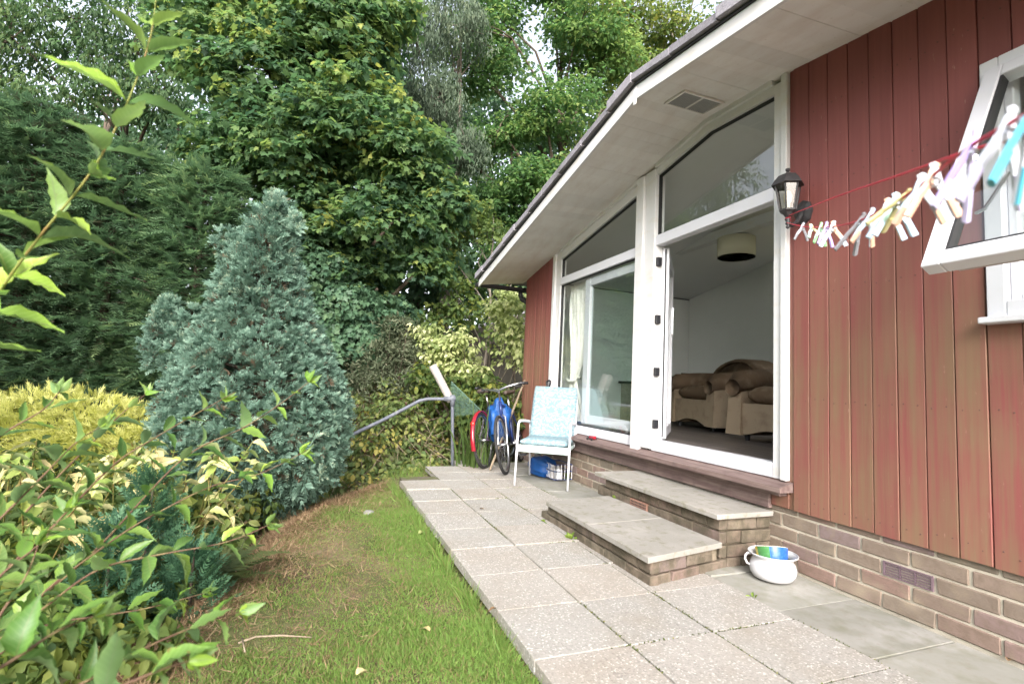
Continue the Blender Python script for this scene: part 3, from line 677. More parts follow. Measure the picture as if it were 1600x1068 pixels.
# --- the room
BY = 2.62
rm = MB().box((-4.158, BY, .5), (-2.25, BY + .08, 3.0)).box((-2.25, BY, .5), (.05, BY + .08, .70)).box((-2.25, BY, 2.66), (.05, BY + .08, 3.0)).box((.05, BY, .5), (.30, BY + .08, 3.0)).box((.30, .06, .5), (.38, BY, 3.0))
rm.build('interior_wall', MT['wall'], house)
rw = MB().cbox((-2.249, BY + .02, .701), (-2.19, BY + .07, 2.659)).cbox((-.01, BY + .02, .701), (.049, BY + .07, 2.659)).cbox((-1.13, BY + .02, .701), (-1.07, BY + .07, 2.659)).build('added_rear_window_frame', MT['upvc'], house)  # unseen rear window, added to let more daylight into the room
MB().add([(-2.19, BY + .045, .702), (-.01, BY + .045, .702), (-.01, BY + .045, 2.658), (-2.19, BY + .045, 2.658)], [(0, 1, 2, 3)]).build('pane', MT['glass'], rw)
ce = MB(); ce.slabpoly([(-4.155, .055, zs(-4.155) + .02), (RX, .055, zs(RX) + .02), (RX, BY, zs(RX) + .02), (-4.155, BY, zs(-4.155) + .02)], [(-4.155, .055, zs(-4.155) - .02), (RX, .055, zs(RX) - .02), (RX, BY, zs(RX) - .02), (-4.155, BY, zs(-4.155) - .02)])
ce.slabpoly([(RX, .055, zs(RX) + .02), (.30, .055, zs(.30) + .02), (.30, BY, zs(.3) + .02), (RX, BY, zs(RX) + .02)], [(RX, .055, zs(RX) - .02), (.30, .055, zs(.3) - .02), (.30, BY, zs(.3) - .02), (RX, BY, zs(RX) - .02)])
ce.build('ceiling', MT['ceil'], house)
MB().box((-3.2, 1.30, 2.60), (.28, 1.40, 2.70)).build('ceiling_beam', MT['paint'], house)
MB().cbox((-4.14, BY - .016, .551), (.29, BY - .001, .66), .003).build('skirting_board', MT['paint'], house)
sk = MB().cbox((-3.62, BY - .010, .86), (-3.48, BY - .001, .945), .003).build('socket', MT['upvc'], house)
flo = MB().box((-4.155, .055, .40), (.38, BY, .538)).build('interior_floor', MT['gasket'], house)
yb = .06; r = 0
while yb < BY - .01:
    x = -4.15 - random.uniform(0, .7)
    while x < .3:
        a, b = max(x, -4.15), min(x + 1.2, .299); x += 1.2
        if b - a > .05: MB().cbox((a + .001, yb, .5385), (b - .001, min(yb + .127, BY - .001), .550), .0015).build('floorboard', MT['floor'], flo)
    yb += .129; r += 1
# other walls that shut the house off
MB().box((3.1, .05, -.1), (3.2, 2.7, 2.4)).box((.385, BY, -.1), (3.095, 2.7, 2.4)).box((-4.155, BY, -.1), (.38, 2.7, .40)).build('outer_wall', MT['wall'], house)
MB().box((.385, .06, .30), (3.095, BY - .001, .361)).build('subfloor', MT['floor'], house)
MB().box((.385, .055, 2.40), (3.09, BY - .001, 2.42)).build('ceiling', MT['ceil'], house)

# ================================================================== STEPS
st = thing('garden_steps', 'two brick steps with mossy stone treads below the open glazed door', 'steps', (-.9, -.45, 0))
SL = worldloc(st)
MT['oldmortar'] = mat('grimy_mortar', (.24, .20, .15), .95, .1, noises=((10, (.10, .09, .06), .45, .65, .8),), bmp=(90, .6, .004))
MB().slabpoly([(-1.30, -.912, .115), (-.19, -.912, .115), (-.305, -.39, .115), (-1.41, -.39, .115)], [(-1.30, -.912, 0), (-.19, -.912, 0), (-.305, -.39, 0), (-1.41, -.39, 0)]).build('step_core', MT['oldmortar'], st)
MB().box((-1.50, -.365, 0), (-.315, -.012, .265)).build('step_core', MT['oldmortar'], st)
stepmesh = [raw_mesh('brick', *(lambda q: (q.v, q.f))(MB().cbox((-.1085, -.004, -.0335), (.1085, .05, .0335), .004, .003)), MT['stepbrick']) for _ in range(4)]
steph = [raw_mesh('brick', *(lambda q: (q.v, q.f))(MB().cbox((-.051, -.004, -.0335), (.051, .05, .0335), .004, .003)), MT['stepbrick']) for _ in range(2)]
def sbrick(x, y, z, rot=0, half=False):
    o = link('brick', random.choice(steph if half else stepmesh), st, (x - SL[0], y - SL[1], z - SL[2] + random.uniform(-.001, .001))); o.rotation_euler.z = rot; return o
for k, zc in enumerate((.008, .083)):              # lower step: front, and the end that runs back slightly askew
    x = -.166
    if k: sbrick(x - .055, -.927, zc, 0, True); x -= .110
    while x > -1.28: sbrick(x - .111, -.927, zc); x -= .222
    ea = math.atan2(.545, -.118); L = .045 if not k else .115
    if not k: sbrick(-.170 + math.cos(ea) * .10, -.93 + math.sin(ea) * .10, zc, ea, True); L = .16
    else: L = .05
    while L < .44: sbrick(-.168 + math.cos(ea) * (L + .109), -.93 + math.sin(ea) * (L + .109), zc, ea); L += .222
for k, zc in enumerate((.010, .083, .158, .232)):  # upper step
    x = -.292
    if k % 2: sbrick(x - .051, -.378, zc, 0, True); x -= .108
    while x > -1.50:
        if not (k == 2 and -1.18 < x - .109 < -.97): sbrick(x - .109, -.378, zc)
        x -= .222
    y = -.326
    if k % 2 == 0: sbrick(-.296, y + .051, zc, math.pi / 2, True); y += .108
    while y < -.03:
        h = y + .217 > .0
        sbrick(-.296, y + (.051 if h else .109), zc, math.pi / 2, h); y += .108 if h else .222
av = MB().cbox((-1.165, -.386, .126), (-.965, -.36, .190), .003)
air = av.build('air_brick', flat('terracotta_vent', (.27, .15, .11), .8), st)
hv = MB()
for r_ in range(3):
    for c_ in range(11): hv.box((-1.150 + c_ * .0165, -.3875, .136 + r_ * .017), (-1.141 + c_ * .0165, -.3862, .146 + r_ * .017))
hv.build('vent_hole', MT['gasket'], air)
def tread(x0, x1, y0, y1, z0, z1):
    mb = MB().cbox((x0, y0, z0), (x1, y1, z1), .003, .003); mb.build('tread', MT['tread'], st)
def skew_tread(P, z0, z1):
    c = np.mean(P, axis=0); Q = [tuple(p + (c - p) * .006) for p in np.array(P)]
    mb = MB().slabpoly([(x, y, z1) for x, y in Q], [(x, y, z1 - .003) for x, y in P]); mb.add([(x, y, z1 - .003) for x, y in P] + [(x, y, z0) for x, y in P], [(0, 4, 5, 1), (1, 5, 6, 2), (2, 6, 7, 3), (3, 7, 4, 0), (7, 6, 5, 4)]); mb.build('tread', MT['tread'], st)
skew_tread([(-1.335, -.968), (-.742, -.968), (-.79, -.392), (-1.44, -.392)], .119, .146); skew_tread([(-.738, -.970), (-.140, -.968), (-.262, -.392), (-.786, -.392)], .118, .1455)
tread(-1.60, -.925, -.428, -.012, .271, .300); tread(-.921, -.262, -.430, -.012, .270, .300)
for i, (x, y, z, n, sz) in enumerate(((-.95, -.96, 0, 9, .07), (-1.36, -.965, .0, 6, .04), (-1.36, -.395, .147, 7, .03), (.075, -.52, 0, 8, .03), (-2.86, -.03, 0, 12, .10))):
    lab = ['green weed growing at the foot of the lower step front', 'tiny weed at the left end of the lower step', 'small weed in the joint where upper step meets lower tread', 'moss tuft in the paving joint beside the white enamel pot', 'leafy weed at the wall base behind the patterned chair'][i]
    P = np.tile((x, y, z), (n, 1)) + RNG.normal(0, .008, (n, 3)) * (1, .4, 0); ax = unit(RNG.normal(0, .6, (n, 3)) + (0, -.25, .8))
    tag(scatter('weed', P, ax, np.tile((0, -.5, .6), (n, 1)) + .3 * rdir(n), RNG.uniform(.6, 1, n) * sz, sz * .4, RNG.random(n), 'oval', MT.setdefault('weed', leafmat('weed_leaf', [(0, (.09, .16, .03)), (1, (.22, .30, .06))]))), lab, 'weed', 'weeds in the paving')

# ================================================================== WALL LANTERN
LX, LY, LZ = -.055, -.145, 2.095
la = thing('wall_lantern', 'black coach style wall lantern on the red boards beside the door frame', 'wall lamp', (LX, -.02, LZ))
cap = MB().lathe([(.0, .165), (.012, .160), (.014, .150), (.007, .143), (.012, .135), (.026, .128), (.05, .118), (.072, .09), (.085, .068), (.088, .060), (.075, .058), (.0, .062)], 6, (LX, LY, LZ)); cap.build('cap', MT['iron'], la)
cg = MB()
for k in range(6):
    t = math.pi * 2 * k / 6; cg.tube([(LX + .066 * math.cos(t), LY + .066 * math.sin(t), LZ + .06), (LX + .042 * math.cos(t), LY + .042 * math.sin(t), LZ - .085)], .005, 5)
cg.lathe([(.0, -.125), (.016, -.12), (.03, -.10), (.047, -.088), (.047, -.080), (.0, -.080)], 6, (LX, LY, LZ))
cg.build('cage', MT['iron'], la)
gl = MB(); gl.add([(LX + r * math.cos(math.pi * 2 * k / 6), LY + r * math.sin(math.pi * 2 * k / 6), LZ + z) for r, z in ((.063, .058), (.040, -.080)) for k in range(6)], [(k, (k + 1) % 6, 6 + (k + 1) % 6, 6 + k) for k in range(6)])
gl.build('lantern_glass', MT['lampglass'], la)
MB().lathe([(.012, -.078), (.012, -.045), (.02, -.03), (.022, .0), (.015, .025), (0, .032)], 10, (LX, LY, LZ)).build('bulb', MT['shade'], la, True)
MB().lathe([(.0, -.192), (.008, -.185), (.012, -.178), (.007, -.170), (.014, -.160), (.009, -.150), (.016, -.135), (.012, -.122), (0, -.12)], 10, (LX, LY, LZ)).build('stem_finial', MT['iron'], la, True)
MB().tube([(LX, LY + .004, LZ - .152), (LX + .0, LY + .03, LZ - .165), (LX + .0, LY + .07, LZ - .14), (LX + .0, LY + .10, LZ - .10), (LX, -.035, LZ - .08)], [.009, .012, .013, .013, .016], 8).build('arm', MT['iron'], la, True)
MB().lathe([(.058, 0), (.056, .012), (.045, .016), (.03, .022), (0, .026)], 8, (LX, -.019, LZ - .075), Matrix.Rotation(math.pi / 2, 4, 'X') @ Matrix.Scale(1.25, 4, (0, 1, 0))).build('back_plate', MT['iron'], la)

# ================================================================== WASHING LINE AND PEGS
low = [np.array((LX, LY - .008, LZ - .155)), at(1256, 354, 2.1), at(1300, 354, 1.46), at(1350, 342, 1.08), at(1420, 303, .80), at(1500, 240, .60), at(1572, 196, .50), at(1640, 160, .43)]
upp = [np.array((LX + .012, LY - .008, LZ - .118)), at(1300, 310, 1.62), at(1400, 275.5, .98), at(1500, 240, .68), at(1640, 190, .46)]
end = low[-1] + (low[-1] - low[-2]) * 3
def spl(P, n=60):
    P = np.array(P); t = np.linspace(0, len(P) - 1, n); i = np.clip(t.astype(int), 0, len(P) - 2); f = (t - i)[:, None]
    p0 = P[np.clip(i - 1, 0, None)]; p1 = P[i]; p2 = P[i + 1]; p3 = P[np.clip(i + 2, None, len(P) - 1)]
    return .5 * (2 * p1 + (p2 - p0) * f + (2 * p0 - 5 * p1 + 4 * p2 - p3) * f ** 2 + (3 * p1 - p0 - 3 * p2 + p3) * f ** 3)
ln = MB().tube(spl(low + [end]), .0022, 6).tube(spl(upp + [end + (0, 0, .02)]), .0022, 6)
ln.tube([(LX + .014 * math.cos(a), LY + .014 * math.sin(a), LZ - .14 + .002 * a) for a in np.linspace(0, 9, 20)], .0022, 6)
tag(ln.build('washing_line', MT['rope'], None, True), 'doubled red washing line tied round the neck of the wall lantern', 'washing line')
LOWC = spl(low, 200)
def pm(name, c): return MT.setdefault('peg_' + name, flat('peg_' + name, c, .35, .5))
PC = dict(white=(.50, .53, .60), paleblue=(.40, .56, .70), orange=(.58, .34, .24), green=(.22, .52, .22), mint=(.42, .62, .52), purple=(.38, .30, .62), yellow=(.52, .46, .22), grey=(.20, .20, .22), lilac=(.50, .46, .66), teal=(.10, .42, .56), red=(.7, .05, .07))
def peg(px, d, c1, c2, pad, label, tilt=0.0, yaw=0.0, L=.066, splay=.40):
    i = np.argmin([abs(800 + 788.93 * ((q - CAM) @ RT) / ((q - CAM) @ FW) - px) for q in LOWC]); q = LOWC[i]
    root = thing('clothes_peg', label, 'clothes peg', tuple(q), 'pegs on the red washing line')
    dirv = LOWC[min(i + 1, 199)] - LOWC[max(i - 1, 0)]
    root.rotation_euler = (tilt, 0, math.atan2(dirv[1], dirv[0]) + math.pi / 2 + yaw)
    for s, c in ((-1, c1), (1, c2)):
        a = s * splay
        pts = [(-s * .0035, .016), (s * .002, .004), (s * .006, -.012), (s * (.010 + .35 * L * abs(math.sin(a))), -.45 * L), (s * (.010 + L * .80 * abs(math.sin(a))), -.86 * L)]
        wv = [.0045, .0055, .0062, .0062, .0052]
        m = MB().tube([(x, 0, z) for x, z in pts], wv, 6, True, .42); lg = m.build('leg', pm(c, PC[c]), root, False, True)
        m = MB().tube([(s * (.0095 + .40 * L * abs(math.sin(a))), -.002, -.50 * L), (s * (.012 + L * .80 * abs(math.sin(a))), -.002, -.865 * L)], [.0052, .0060], 6, True, .5)
        m.build('grip', pm(pad, PC[pad]), lg, False, True)
    MB().ring(.0058, .0013, 12, 5, (0, 0, -.010), .006).build('spring', MT['steel'], root, False, True)
    return root
peg(1254, 2.1, 'white', 'grey', 'grey', 'small grey and white peg nearest the lantern on the red line', .2, .6)
peg(1268, 1.9, 'mint', 'yellow', 'mint', 'pale green peg swung sideways, next to the peg nearest the lantern', -.5, .5)
peg(1282, 1.65, 'mint', 'green', 'green', 'bright green peg between the pale green and purple pegs', .1, .9)
peg(1291, 1.55, 'lilac', 'purple', 'purple', 'purple peg beside the orange and white peg', .1, .8)
peg(1302, 1.45, 'white', 'orange', 'paleblue', 'orange and white peg with pale blue tips in the small cluster', .05, .15)
peg(1345, 1.1, 'grey', 'grey', 'grey', 'dark grey peg first in the larger cluster', .5, .9, .085)
peg(1360, 1.05, 'paleblue', 'white', 'orange', 'pale blue peg with orange tips next to the dark grey peg', .35, .8)
peg(1386, .95, 'white', 'orange', 'paleblue', 'white peg with one orange leg and pale blue tips', .1, .4)
peg(1399, .88, 'mint', 'paleblue', 'paleblue', 'mint and pale blue peg in the middle of the larger cluster', .1, .3)
peg(1411, .84, 'yellow', 'yellow', 'yellow', 'yellow peg turned flat in the larger cluster', .8, 1.0)
peg(1440, .75, 'paleblue', 'white', 'orange', 'blue topped white peg in front of the open window sash', .15, .2)
peg(1458, .70, 'orange', 'white', 'orange', 'orange and white peg hanging closest to the open sash corner', .1, .3)
peg(1520, .56, 'purple', 'lilac', 'lilac', 'blurred purple peg high on the line over the open window', .3, .9, .09)
peg(1575, .49, 'white', 'white', 'lilac', 'large blurred white peg nearest the camera on the line', .25, .6, .09)
peg(1612, .47, 'teal', 'white', 'teal', 'blurred teal peg at the edge of the picture', .3, 1.0, .085)

# ================================================================== POT AND BOWL
PX, PY = -.085, -.215
po = thing('chamber_pot', 'chipped white enamel chamber pot on the paving by the steps', 'pot', (PX, PY, 0))
MB().lathe([(0, .004), (.075, .003), (.098, .012), (.112, .035), (.116, .06), (.108, .085), (.097, .105), (.098, .118), (.117, .132), (.121, .134), (.121, .131), (.100, .114), (.092, .104), (.104, .083), (.111, .058), (.106, .036), (.09, .016), (0, .012)], 36, (PX, PY, 0)).build('body', MT['enamel'], po, True)
MB().ring(.1195, .0035, 36, 6, (0, 0, 0)).xform(Matrix.Translation((PX, PY, .1335)) @ Matrix.Rotation(math.pi / 2, 4, 'X')).build('rim', MT['enamel'], po, True)
ha = math.radians(238); hd = np.array((math.cos(ha), math.sin(ha), 0))
MB().tube([np.array((PX, PY, z)) + hd * r for r, z in ((.108, .120), (.124, .122), (.136, .110), (.138, .090), (.128, .070), (.110, .062))], [.005, .006, .006, .006, .006, .005], 8, True, .6).build('handle', MT['enamel'], po, True)
BM = Matrix.Translation((PX + .012, PY - .01, .082)) @ Matrix.Rotation(math.radians(21), 4, (-.45, -.9, 0)) @ Matrix.Rotation(math.radians(-20), 4, 'Z')
bo = thing('striped_bowl', 'small bowl striped yellow, green and blue tipped inside the white pot', 'bowl', (PX, PY, .1))
prof = [(.060, -.02), (.068, .0), (.076, .04), (.080, .078), (.080, .081), (.076, .080), (.071, .04), (.06, .002), (0.0, 0)]
def stripe_fn(t, c, b):
    tc = _n(t, 'ShaderNodeAttribute', attribute_name='stripe')
    c = ramp(t, tc.outputs['Fac'], [(0, (.02, .10, .50)), (.33, (.06, .20, .06)), (.50, (.62, .45, .02)), (.66, (.10, .02, .03)), (.83, (.03, .22, .30))], 'CONSTANT')
    return mix(t, ramp(t, noise(t, coords(t, (60, 60, 60)), 1, 4), [(.5, g(0)), (.7, g(.4))]), c, (.15, .30, .18))
mbb = MB().lathe(prof, 40); bobj = None
ang = [math.atan2(v[1], v[0]) for v in mbb.v]
mbb.xform(BM); bobj = mbb.build('body', mat('striped_glaze', (.1, .1, .1), .3, .5, fn=stripe_fn), bo, True)
at_ = bobj.data.attributes.new('stripe', 'FLOAT', 'POINT'); at_.data.foreach_set('value', [(.58 if -135 <= d_ < -84 else .41 if -84 <= d_ < -30 else .16 if -30 <= d_ < 75 else .75 if d_ > 130 else .92) for d_ in (math.degrees(a) for a in ang)])
MB().ring(.078, .0028, 36, 6).xform(BM @ Matrix.Translation((0, 0, .080)) @ Matrix.Rotation(math.pi / 2, 4, 'X')).build('rim', flat('pale_glaze', (.45, .42, .35), .3), bo, True)

# ================================================================== GARDEN CHAIR AND CUSHION
cx, cy = -2.665, -.345; CA = math.radians(-36)
ch = thing('garden_chair', 'white tubular metal garden armchair standing on the patio by the window', 'chair', (cx, cy, 0)); ch.rotation_euler.z = CA
for s in (-1, 1):
    y = .255 * s
    MB().tube([(.30, y, .004), (.275, y, .30), (.262, y, .50), (.255, y, .575), (.235, y * .99, .605), (.20, y * .985, .612), (.0, y * .98, .602), (-.17, y * .97, .585), (-.235, y * .95, .575)], .0145, 8, True, .75).build('front_leg', MT['alu'], ch, True, True)
    MB().tube([(-.36, y * 1.02, .004), (-.30, y * 1.0, .25), (-.215, y * .96, .58)], .0145, 8, True, .75).build('back_leg', MT['alu'], ch, True, True)
bf = MB().tube([(-.16, -.235, .36), (-.22, -.232, .55), (-.335, -.228, .90), (-.345, -.20, .932), (-.347, 0, .938), (-.345, .20, .932), (-.335, .228, .90), (-.22, .232, .55), (-.16, .235, .36)], .013, 8); bf.build('back_frame', MT['alu'], ch, True, True)
sf = MB().cbox((-.19, -.24, .345), (.265, .24, .378), .006)
for i in range(7): sf.tube([(-.235 - .019 * i, -.225, .52 + .058 * i), (-.235 - .019 * i, .225, .52 + .058 * i)], .006, 6)
sf.cbox((.266, -.245, .325), (.282, .245, .392), .005)
sf.build('seat_frame', flat('pale_green_metal', (.55, .68, .66), .4), ch, False, True)
cu = thing('chair_cushion', 'pale blue floral damask cushion tied on the white garden chair', 'cushion', (cx, cy, 0)); cu.rotation_euler.z = CA
def pad(w_, l_, t, M, nx=12, ny=14, tuft=.0):
    V = []; F = []
    for sgn in (1, -1):
        for j in range(ny + 1):
            for i in range(nx + 1):
                u, v = i / nx * 2 - 1, j / ny * 2 - 1
                e = (1 - abs(u) ** 8) ** .5 * (1 - abs(v) ** 8) ** .5
                zz = t / 2 * (e * .75 + .25) * sgn + .004 * math.sin(u * 9 + v * 7) * e
                ru = u * (1 - .05 * abs(v) ** 6); V.append((ru * w_ / 2, v * l_ / 2, zz))
    n0 = (nx + 1) * (ny + 1); ix = lambda s, i, j: s * n0 + j * (nx + 1) + i
    for j in range(ny):
        for i in range(nx):
            F.append((ix(0, i, j), ix(0, i + 1, j), ix(0, i + 1, j + 1), ix(0, i, j + 1))); F.append((ix(1, i, j), ix(1, i, j + 1), ix(1, i + 1, j + 1), ix(1, i + 1, j)))
    for i in range(nx):
        F.append((ix(0, i, 0), ix(1, i, 0), ix(1, i + 1, 0), ix(0, i + 1, 0))); F.append((ix(0, i, ny), ix(0, i + 1, ny), ix(1, i + 1, ny), ix(1, i, ny)))
    for j in range(ny):
        F.append((ix(0, 0, j), ix(0, 0, j + 1), ix(1, 0, j + 1), ix(1, 0, j))); F.append((ix(0, nx, j), ix(1, nx, j), ix(1, nx, j + 1), ix(0, nx, j + 1)))
    return MB().add(V, F).xform(M)
RZ = Matrix.Rotation(-math.pi / 2, 4, 'Z')
pad(.47, .48, .075, Matrix.Translation((.045, 0, .418)) @ RZ).build('seat_pad', MT['cush'], cu, True, True)
pad(.47, .60, .06, Matrix.Translation((-.222, 0, .672)) @ Matrix.Rotation(math.radians(-108), 4, 'Y') @ Matrix.Rotation(math.pi / 2, 4, 'Z')).build('back_pad', MT['cush'], cu, True, True)

# ================================================================== BICYCLES
def bicycle(name, label, loc, head, lean, frame_m, guard_m, bars_yaw=0.0, guards=True):
    t = thing(name, label, 'bicycle', loc, 'bicycles leaning together')
    t.rotation_euler = (lean, 0, head); R = .315; WB = 1.02
    for x in (0, WB):
        wh = MB().ring(R - .012, .017, 40, 8, (x, 0, R)).build('wheel', MT['tyre'], t, True, True)
        MB().ring(R - .034, .009, 40, 6, (x, 0, R), .012).build('rim', MT['steel'], wh, True, True)
        sp = MB()
        for k in range(28):
            a = 2 * math.pi * k / 28; b = a + (.5 if k % 4 < 2 else -.5); s = 1 if k % 2 else -1
            sp.tube([(x + .022 * math.cos(b), s * .028, R + .022 * math.sin(b)), (x + (R - .04) * math.cos(a), 0, R + (R - .04) * math.sin(a))], .0013, 4, False)
        sp.build('spokes', MT['steel'], wh, False, True)
        MB().tube([(x, -.045, R), (x, .045, R)], .014, 8).build('hub', MT['steel'], wh, True, True)
        if guards:
            MB().ring(R + .016, .012, 24, 6, (x, 0, R), .026, (math.radians(5 if x == 0 else 40), math.radians(195 if x == 0 else 200))).build('mudguard', guard_m, t, True, True)
    BB = (.42, 0, .27); ST = (.32, 0, .68); HT = (.80, 0, .78); HB = (.84, 0, .62)
    f = MB().tube([BB, ST], .016, 8).tube([BB, HB], .018, 8).tube([ST, (HT[0] + .01, 0, HT[2] - .03)], .015, 8).tube([HT, HB], .019, 8)
    for s in (-1, 1): f.tube([(0, s * .05, R), (.40, s * .03, .27)], .009, 6).tube([(0, s * .05, R), (.31, s * .02, .66)], .008, 6)
    f.build('frame', frame_m, t, True, True)
    fk = MB()
    for s in (-1, 1): fk.tube([(.835, 0, .64), (.85, s * .045, .60), (.92, s * .05, .42), (1.02, s * .05, R)], .011, 8)
    fk.build('fork', MT['steel'], t, True, True)
    hb = MB().tube([HT, (.79, 0, .87), (.83, 0, .90)], .012, 8)
    cy_, sy_ = math.cos(bars_yaw), math.sin(bars_yaw)
    def hp(x, y, z): return (.83 + (x - .83) * cy_ - y * sy_, (x - .83) * sy_ + y * cy_, z)
    hb.tube([hp(.66, -.29, .94), hp(.76, -.25, .95), hp(.84, -.12, .93), hp(.85, 0, .90), hp(.84, .12, .93), hp(.76, .25, .95), hp(.66, .29, .94)], .011, 8)
    bar = hb.build('handlebar', MT['steel'], t, True, True)
    for s in (-1, 1):
        MB().tube([hp(.65, s * .295, .94), hp(.76, s * .25, .95)], .016, 8).build('grip', MT['black'], bar, True, True)
        MB().tube([hp(.80, s * .19, .94), hp(.84, s * .22, .925), hp(.76, s * .29, .915)], .006, 6).build('brake_lever', MT['black'], bar, True, True)
    MB().tube([(.315, 0, .66), (.28, 0, .84)], .013, 8).build('seat_post', MT['steel'], t, True, True)
    sd_ = MB(); V = []; F = []
    prof_ = [(-.13, .075, .0), (-.10, .085, .012), (-.03, .07, .01), (.04, .04, .004), (.10, .024, .006), (.14, .018, .0)]
    for x, wd, dz in prof_:
        for k in range(8):
            a = math.pi * 2 * k / 8; V.append((.28 + x, wd * math.cos(a), .875 + dz + .026 * math.sin(a)))
    for i in range(5):
        for k in range(8): F.append((i * 8 + k, i * 8 + (k + 1) % 8, i * 8 + 8 + (k + 1) % 8, i * 8 + 8 + k))
    F += [tuple(range(8))[::-1], tuple(40 + k for k in range(8))]
    sd_.add(V, F).build('saddle', MT['leather'], t, True, True)
    cs = MB().ring(.088, .006, 28, 5, (.42, .05, .27)).tube([(.42, -.07, .27), (.42, .07, .27)], .018, 8).tube([(.42, .065, .27), (.50, .07, .13)], .009, 6).tube([(.42, -.065, .27), (.34, -.07, .41)], .009, 6)
    cs.build('chainset', MT['steel'], t, True, True)
    ca = MB()
    for s in (.082, -.05): ca.tube([(0, .05, R + (.03 if s > 0 else -.03)), (.42, .05, .27 + s)], .004, 4)
    ca.build('chain', MT['tyre'], t, False, True)
    for px_, py_, pz_ in ((.50, .12, .13), (.34, -.12, .41)): MB().cbox((px_ - .04, py_ - .045, pz_ - .011), (px_ + .04, py_ + .045, pz_ + .011), .004).build('pedal', MT['black'], t, False, True)
    return t
b1 = bicycle('bicycle', 'old bicycle with glossy red rear mudguard and dark frame leaning by the patio corner', (-3.56, -.70, 0), math.radians(143), -.16, MT['dkpurple'], MT['red'], .25)
MB().lathe([(.0, .02), (.022, .016), (.028, 0), (0, 0)], 12, (0, 0, 0), Matrix.Translation((-.265, 0, .52)) @ Matrix.Rotation(-1.3, 4, 'Y')).build('reflector', flat('red_reflector', (.7, .03, .02), .2, .6), b1, True, True)
MB().tube([(.38, .06, .26), (.20, .20, .015)], .014, 6).build('kickstand', MT['black'], b1, True, True)
b2 = bicycle('bicycle', 'blue framed bicycle with bare silver front wheel pointing at the camera', (-4.05, -.06, 0), math.radians(-31), .20, MT['navy'], MT['black'], -.35, False)

def lump(name, loc, size, m, parent=None, seed=0, amp=.16, freq=5, lev=3):
    """a slumped soft bag: a noisy squashed ball with a flat bottom"""
    mb = MB(); n, k = 22, 14; V = []; F = []
    for j in range(k + 1):
        ph = math.pi * j / k
        for i in range(n):
            th = 2 * math.pi * i / n; d = np.array((math.sin(ph) * math.cos(th), math.sin(ph) * math.sin(th), math.cos(ph)))
            r = 1 + amp * math.sin(freq * d[0] + seed) * math.sin(freq * d[1] * 1.3 + 2 * seed) + amp * .7 * math.sin(2.3 * freq * d[2] + seed * 3 + 3 * d[0]) + amp * .4 * math.sin(4 * freq * d[1] + seed)
            q = d * r; q = np.sign(q) * np.abs(q) ** .8
            V.append((loc[0] + q[0] * size[0], loc[1] + q[1] * size[1], max(loc[2] - size[2] * .96, loc[2] + q[2] * size[2])))
    for j in range(k):
        for i in range(n): F.append((j * n + i, (j + 1) * n + i, (j + 1) * n + (i + 1) % n, j * n + (i + 1) % n))
    return mb.add(V, F).build(name, m, parent, True)
tag(lump('blue_bag', (-3.70, -.52, .52), (.12, .13, .24), MT['blue'], None, 1.3, .22, 4), 'crumpled blue plastic bag hung between the two bicycles', 'bag')
tag(lump('blue_bag', (-3.05, -.22, .10), (.17, .13, .10), MT['blue'], None, 2.7, .14, 4), 'blue bag lying on the paving under the garden chair', 'bag')
cr = thing('wire_basket', 'low blue wire basket on the paving under the chair', 'basket', (-2.86, -.14, 0))
wb = MB()
for z in (.02, .10, .17): wb.tube([(-3.0, -.24, z), (-2.72, -.24, z), (-2.72, -.04, z), (-3.0, -.04, z), (-3.0, -.24, z)], .006, 5)
wb.build('rim', MT['navy'], cr)
wb = MB()
for i in range(9): wb.tube([(-3.0 + .035 * i, -.24, .02), (-3.0 + .035 * i, -.24, .17)], .003, 4)
for i in range(6): wb.tube([(-2.72, -.24 + .04 * i, .02), (-2.72, -.24 + .04 * i, .17)], .003, 4)
wb.build('wires', MT['alu'], cr)
for i, (x, y, m, lab) in enumerate(((-2.90, -.17, 'clay', 'pale jar standing in the wire basket under the chair'), (-2.80, -.15, 'enamel', 'white tin standing in the wire basket under the chair'))):
    j = thing('jar', lab, 'jar', (x, y, .006)); MB().lathe([(0, .006), (.04, .006), (.042, .02), (.042, .10), (.03, .115), (.03, .13), (0, .13)], 14, (x, y, 0)).build('body', MT[m], j, True); MB().lathe([(.033, .118), (.034, .14), (0, .142)], 14, (x, y, 0)).build('lid', MT['steel'], j)
# broom handle and garden fork leaning
tag(MB().tube([(-3.40, -.70, .01), (-3.70, -.40, .50), (-4.02, -.08, 1.02)], .013, 8).build('broom_handle', MT['wood'], None, True), 'weathered wooden pole leaning across the two bicycles', 'pole')
sp = thing('garden_spade', 'garden spade with black D handle leaning on the white window frame', 'spade', (-3.30, -.20, 0))
MB().tube([(-3.31, -.075, .90), (-3.29, -.13, .50), (-3.27, -.17, .26)], .015, 8).build('shaft', MT['wood'], sp, True)
hd_ = MB().tube([(-3.31, -.075, .90), (-3.33, -.07, .95), (-3.365, -.066, 1.0), (-3.365, -.064, 1.02), (-3.315, -.062, 1.03), (-3.265, -.064, 1.02), (-3.265, -.066, 1.0), (-3.295, -.07, .95), (-3.31, -.075, .90)], .012, 8); hd_.build('handle', MT['black'], sp, True)
MB().slabpoly([(-3.36, -.165, .27), (-3.18, -.175, .27), (-3.19, -.225, .02), (-3.27, -.232, .0), (-3.34, -.222, .02)], [(-3.36, -.170, .27), (-3.18, -.180, .27), (-3.19, -.230, .02), (-3.27, -.237, .0), (-3.34, -.227, .02)]).build('blade', MT['steel'], sp)
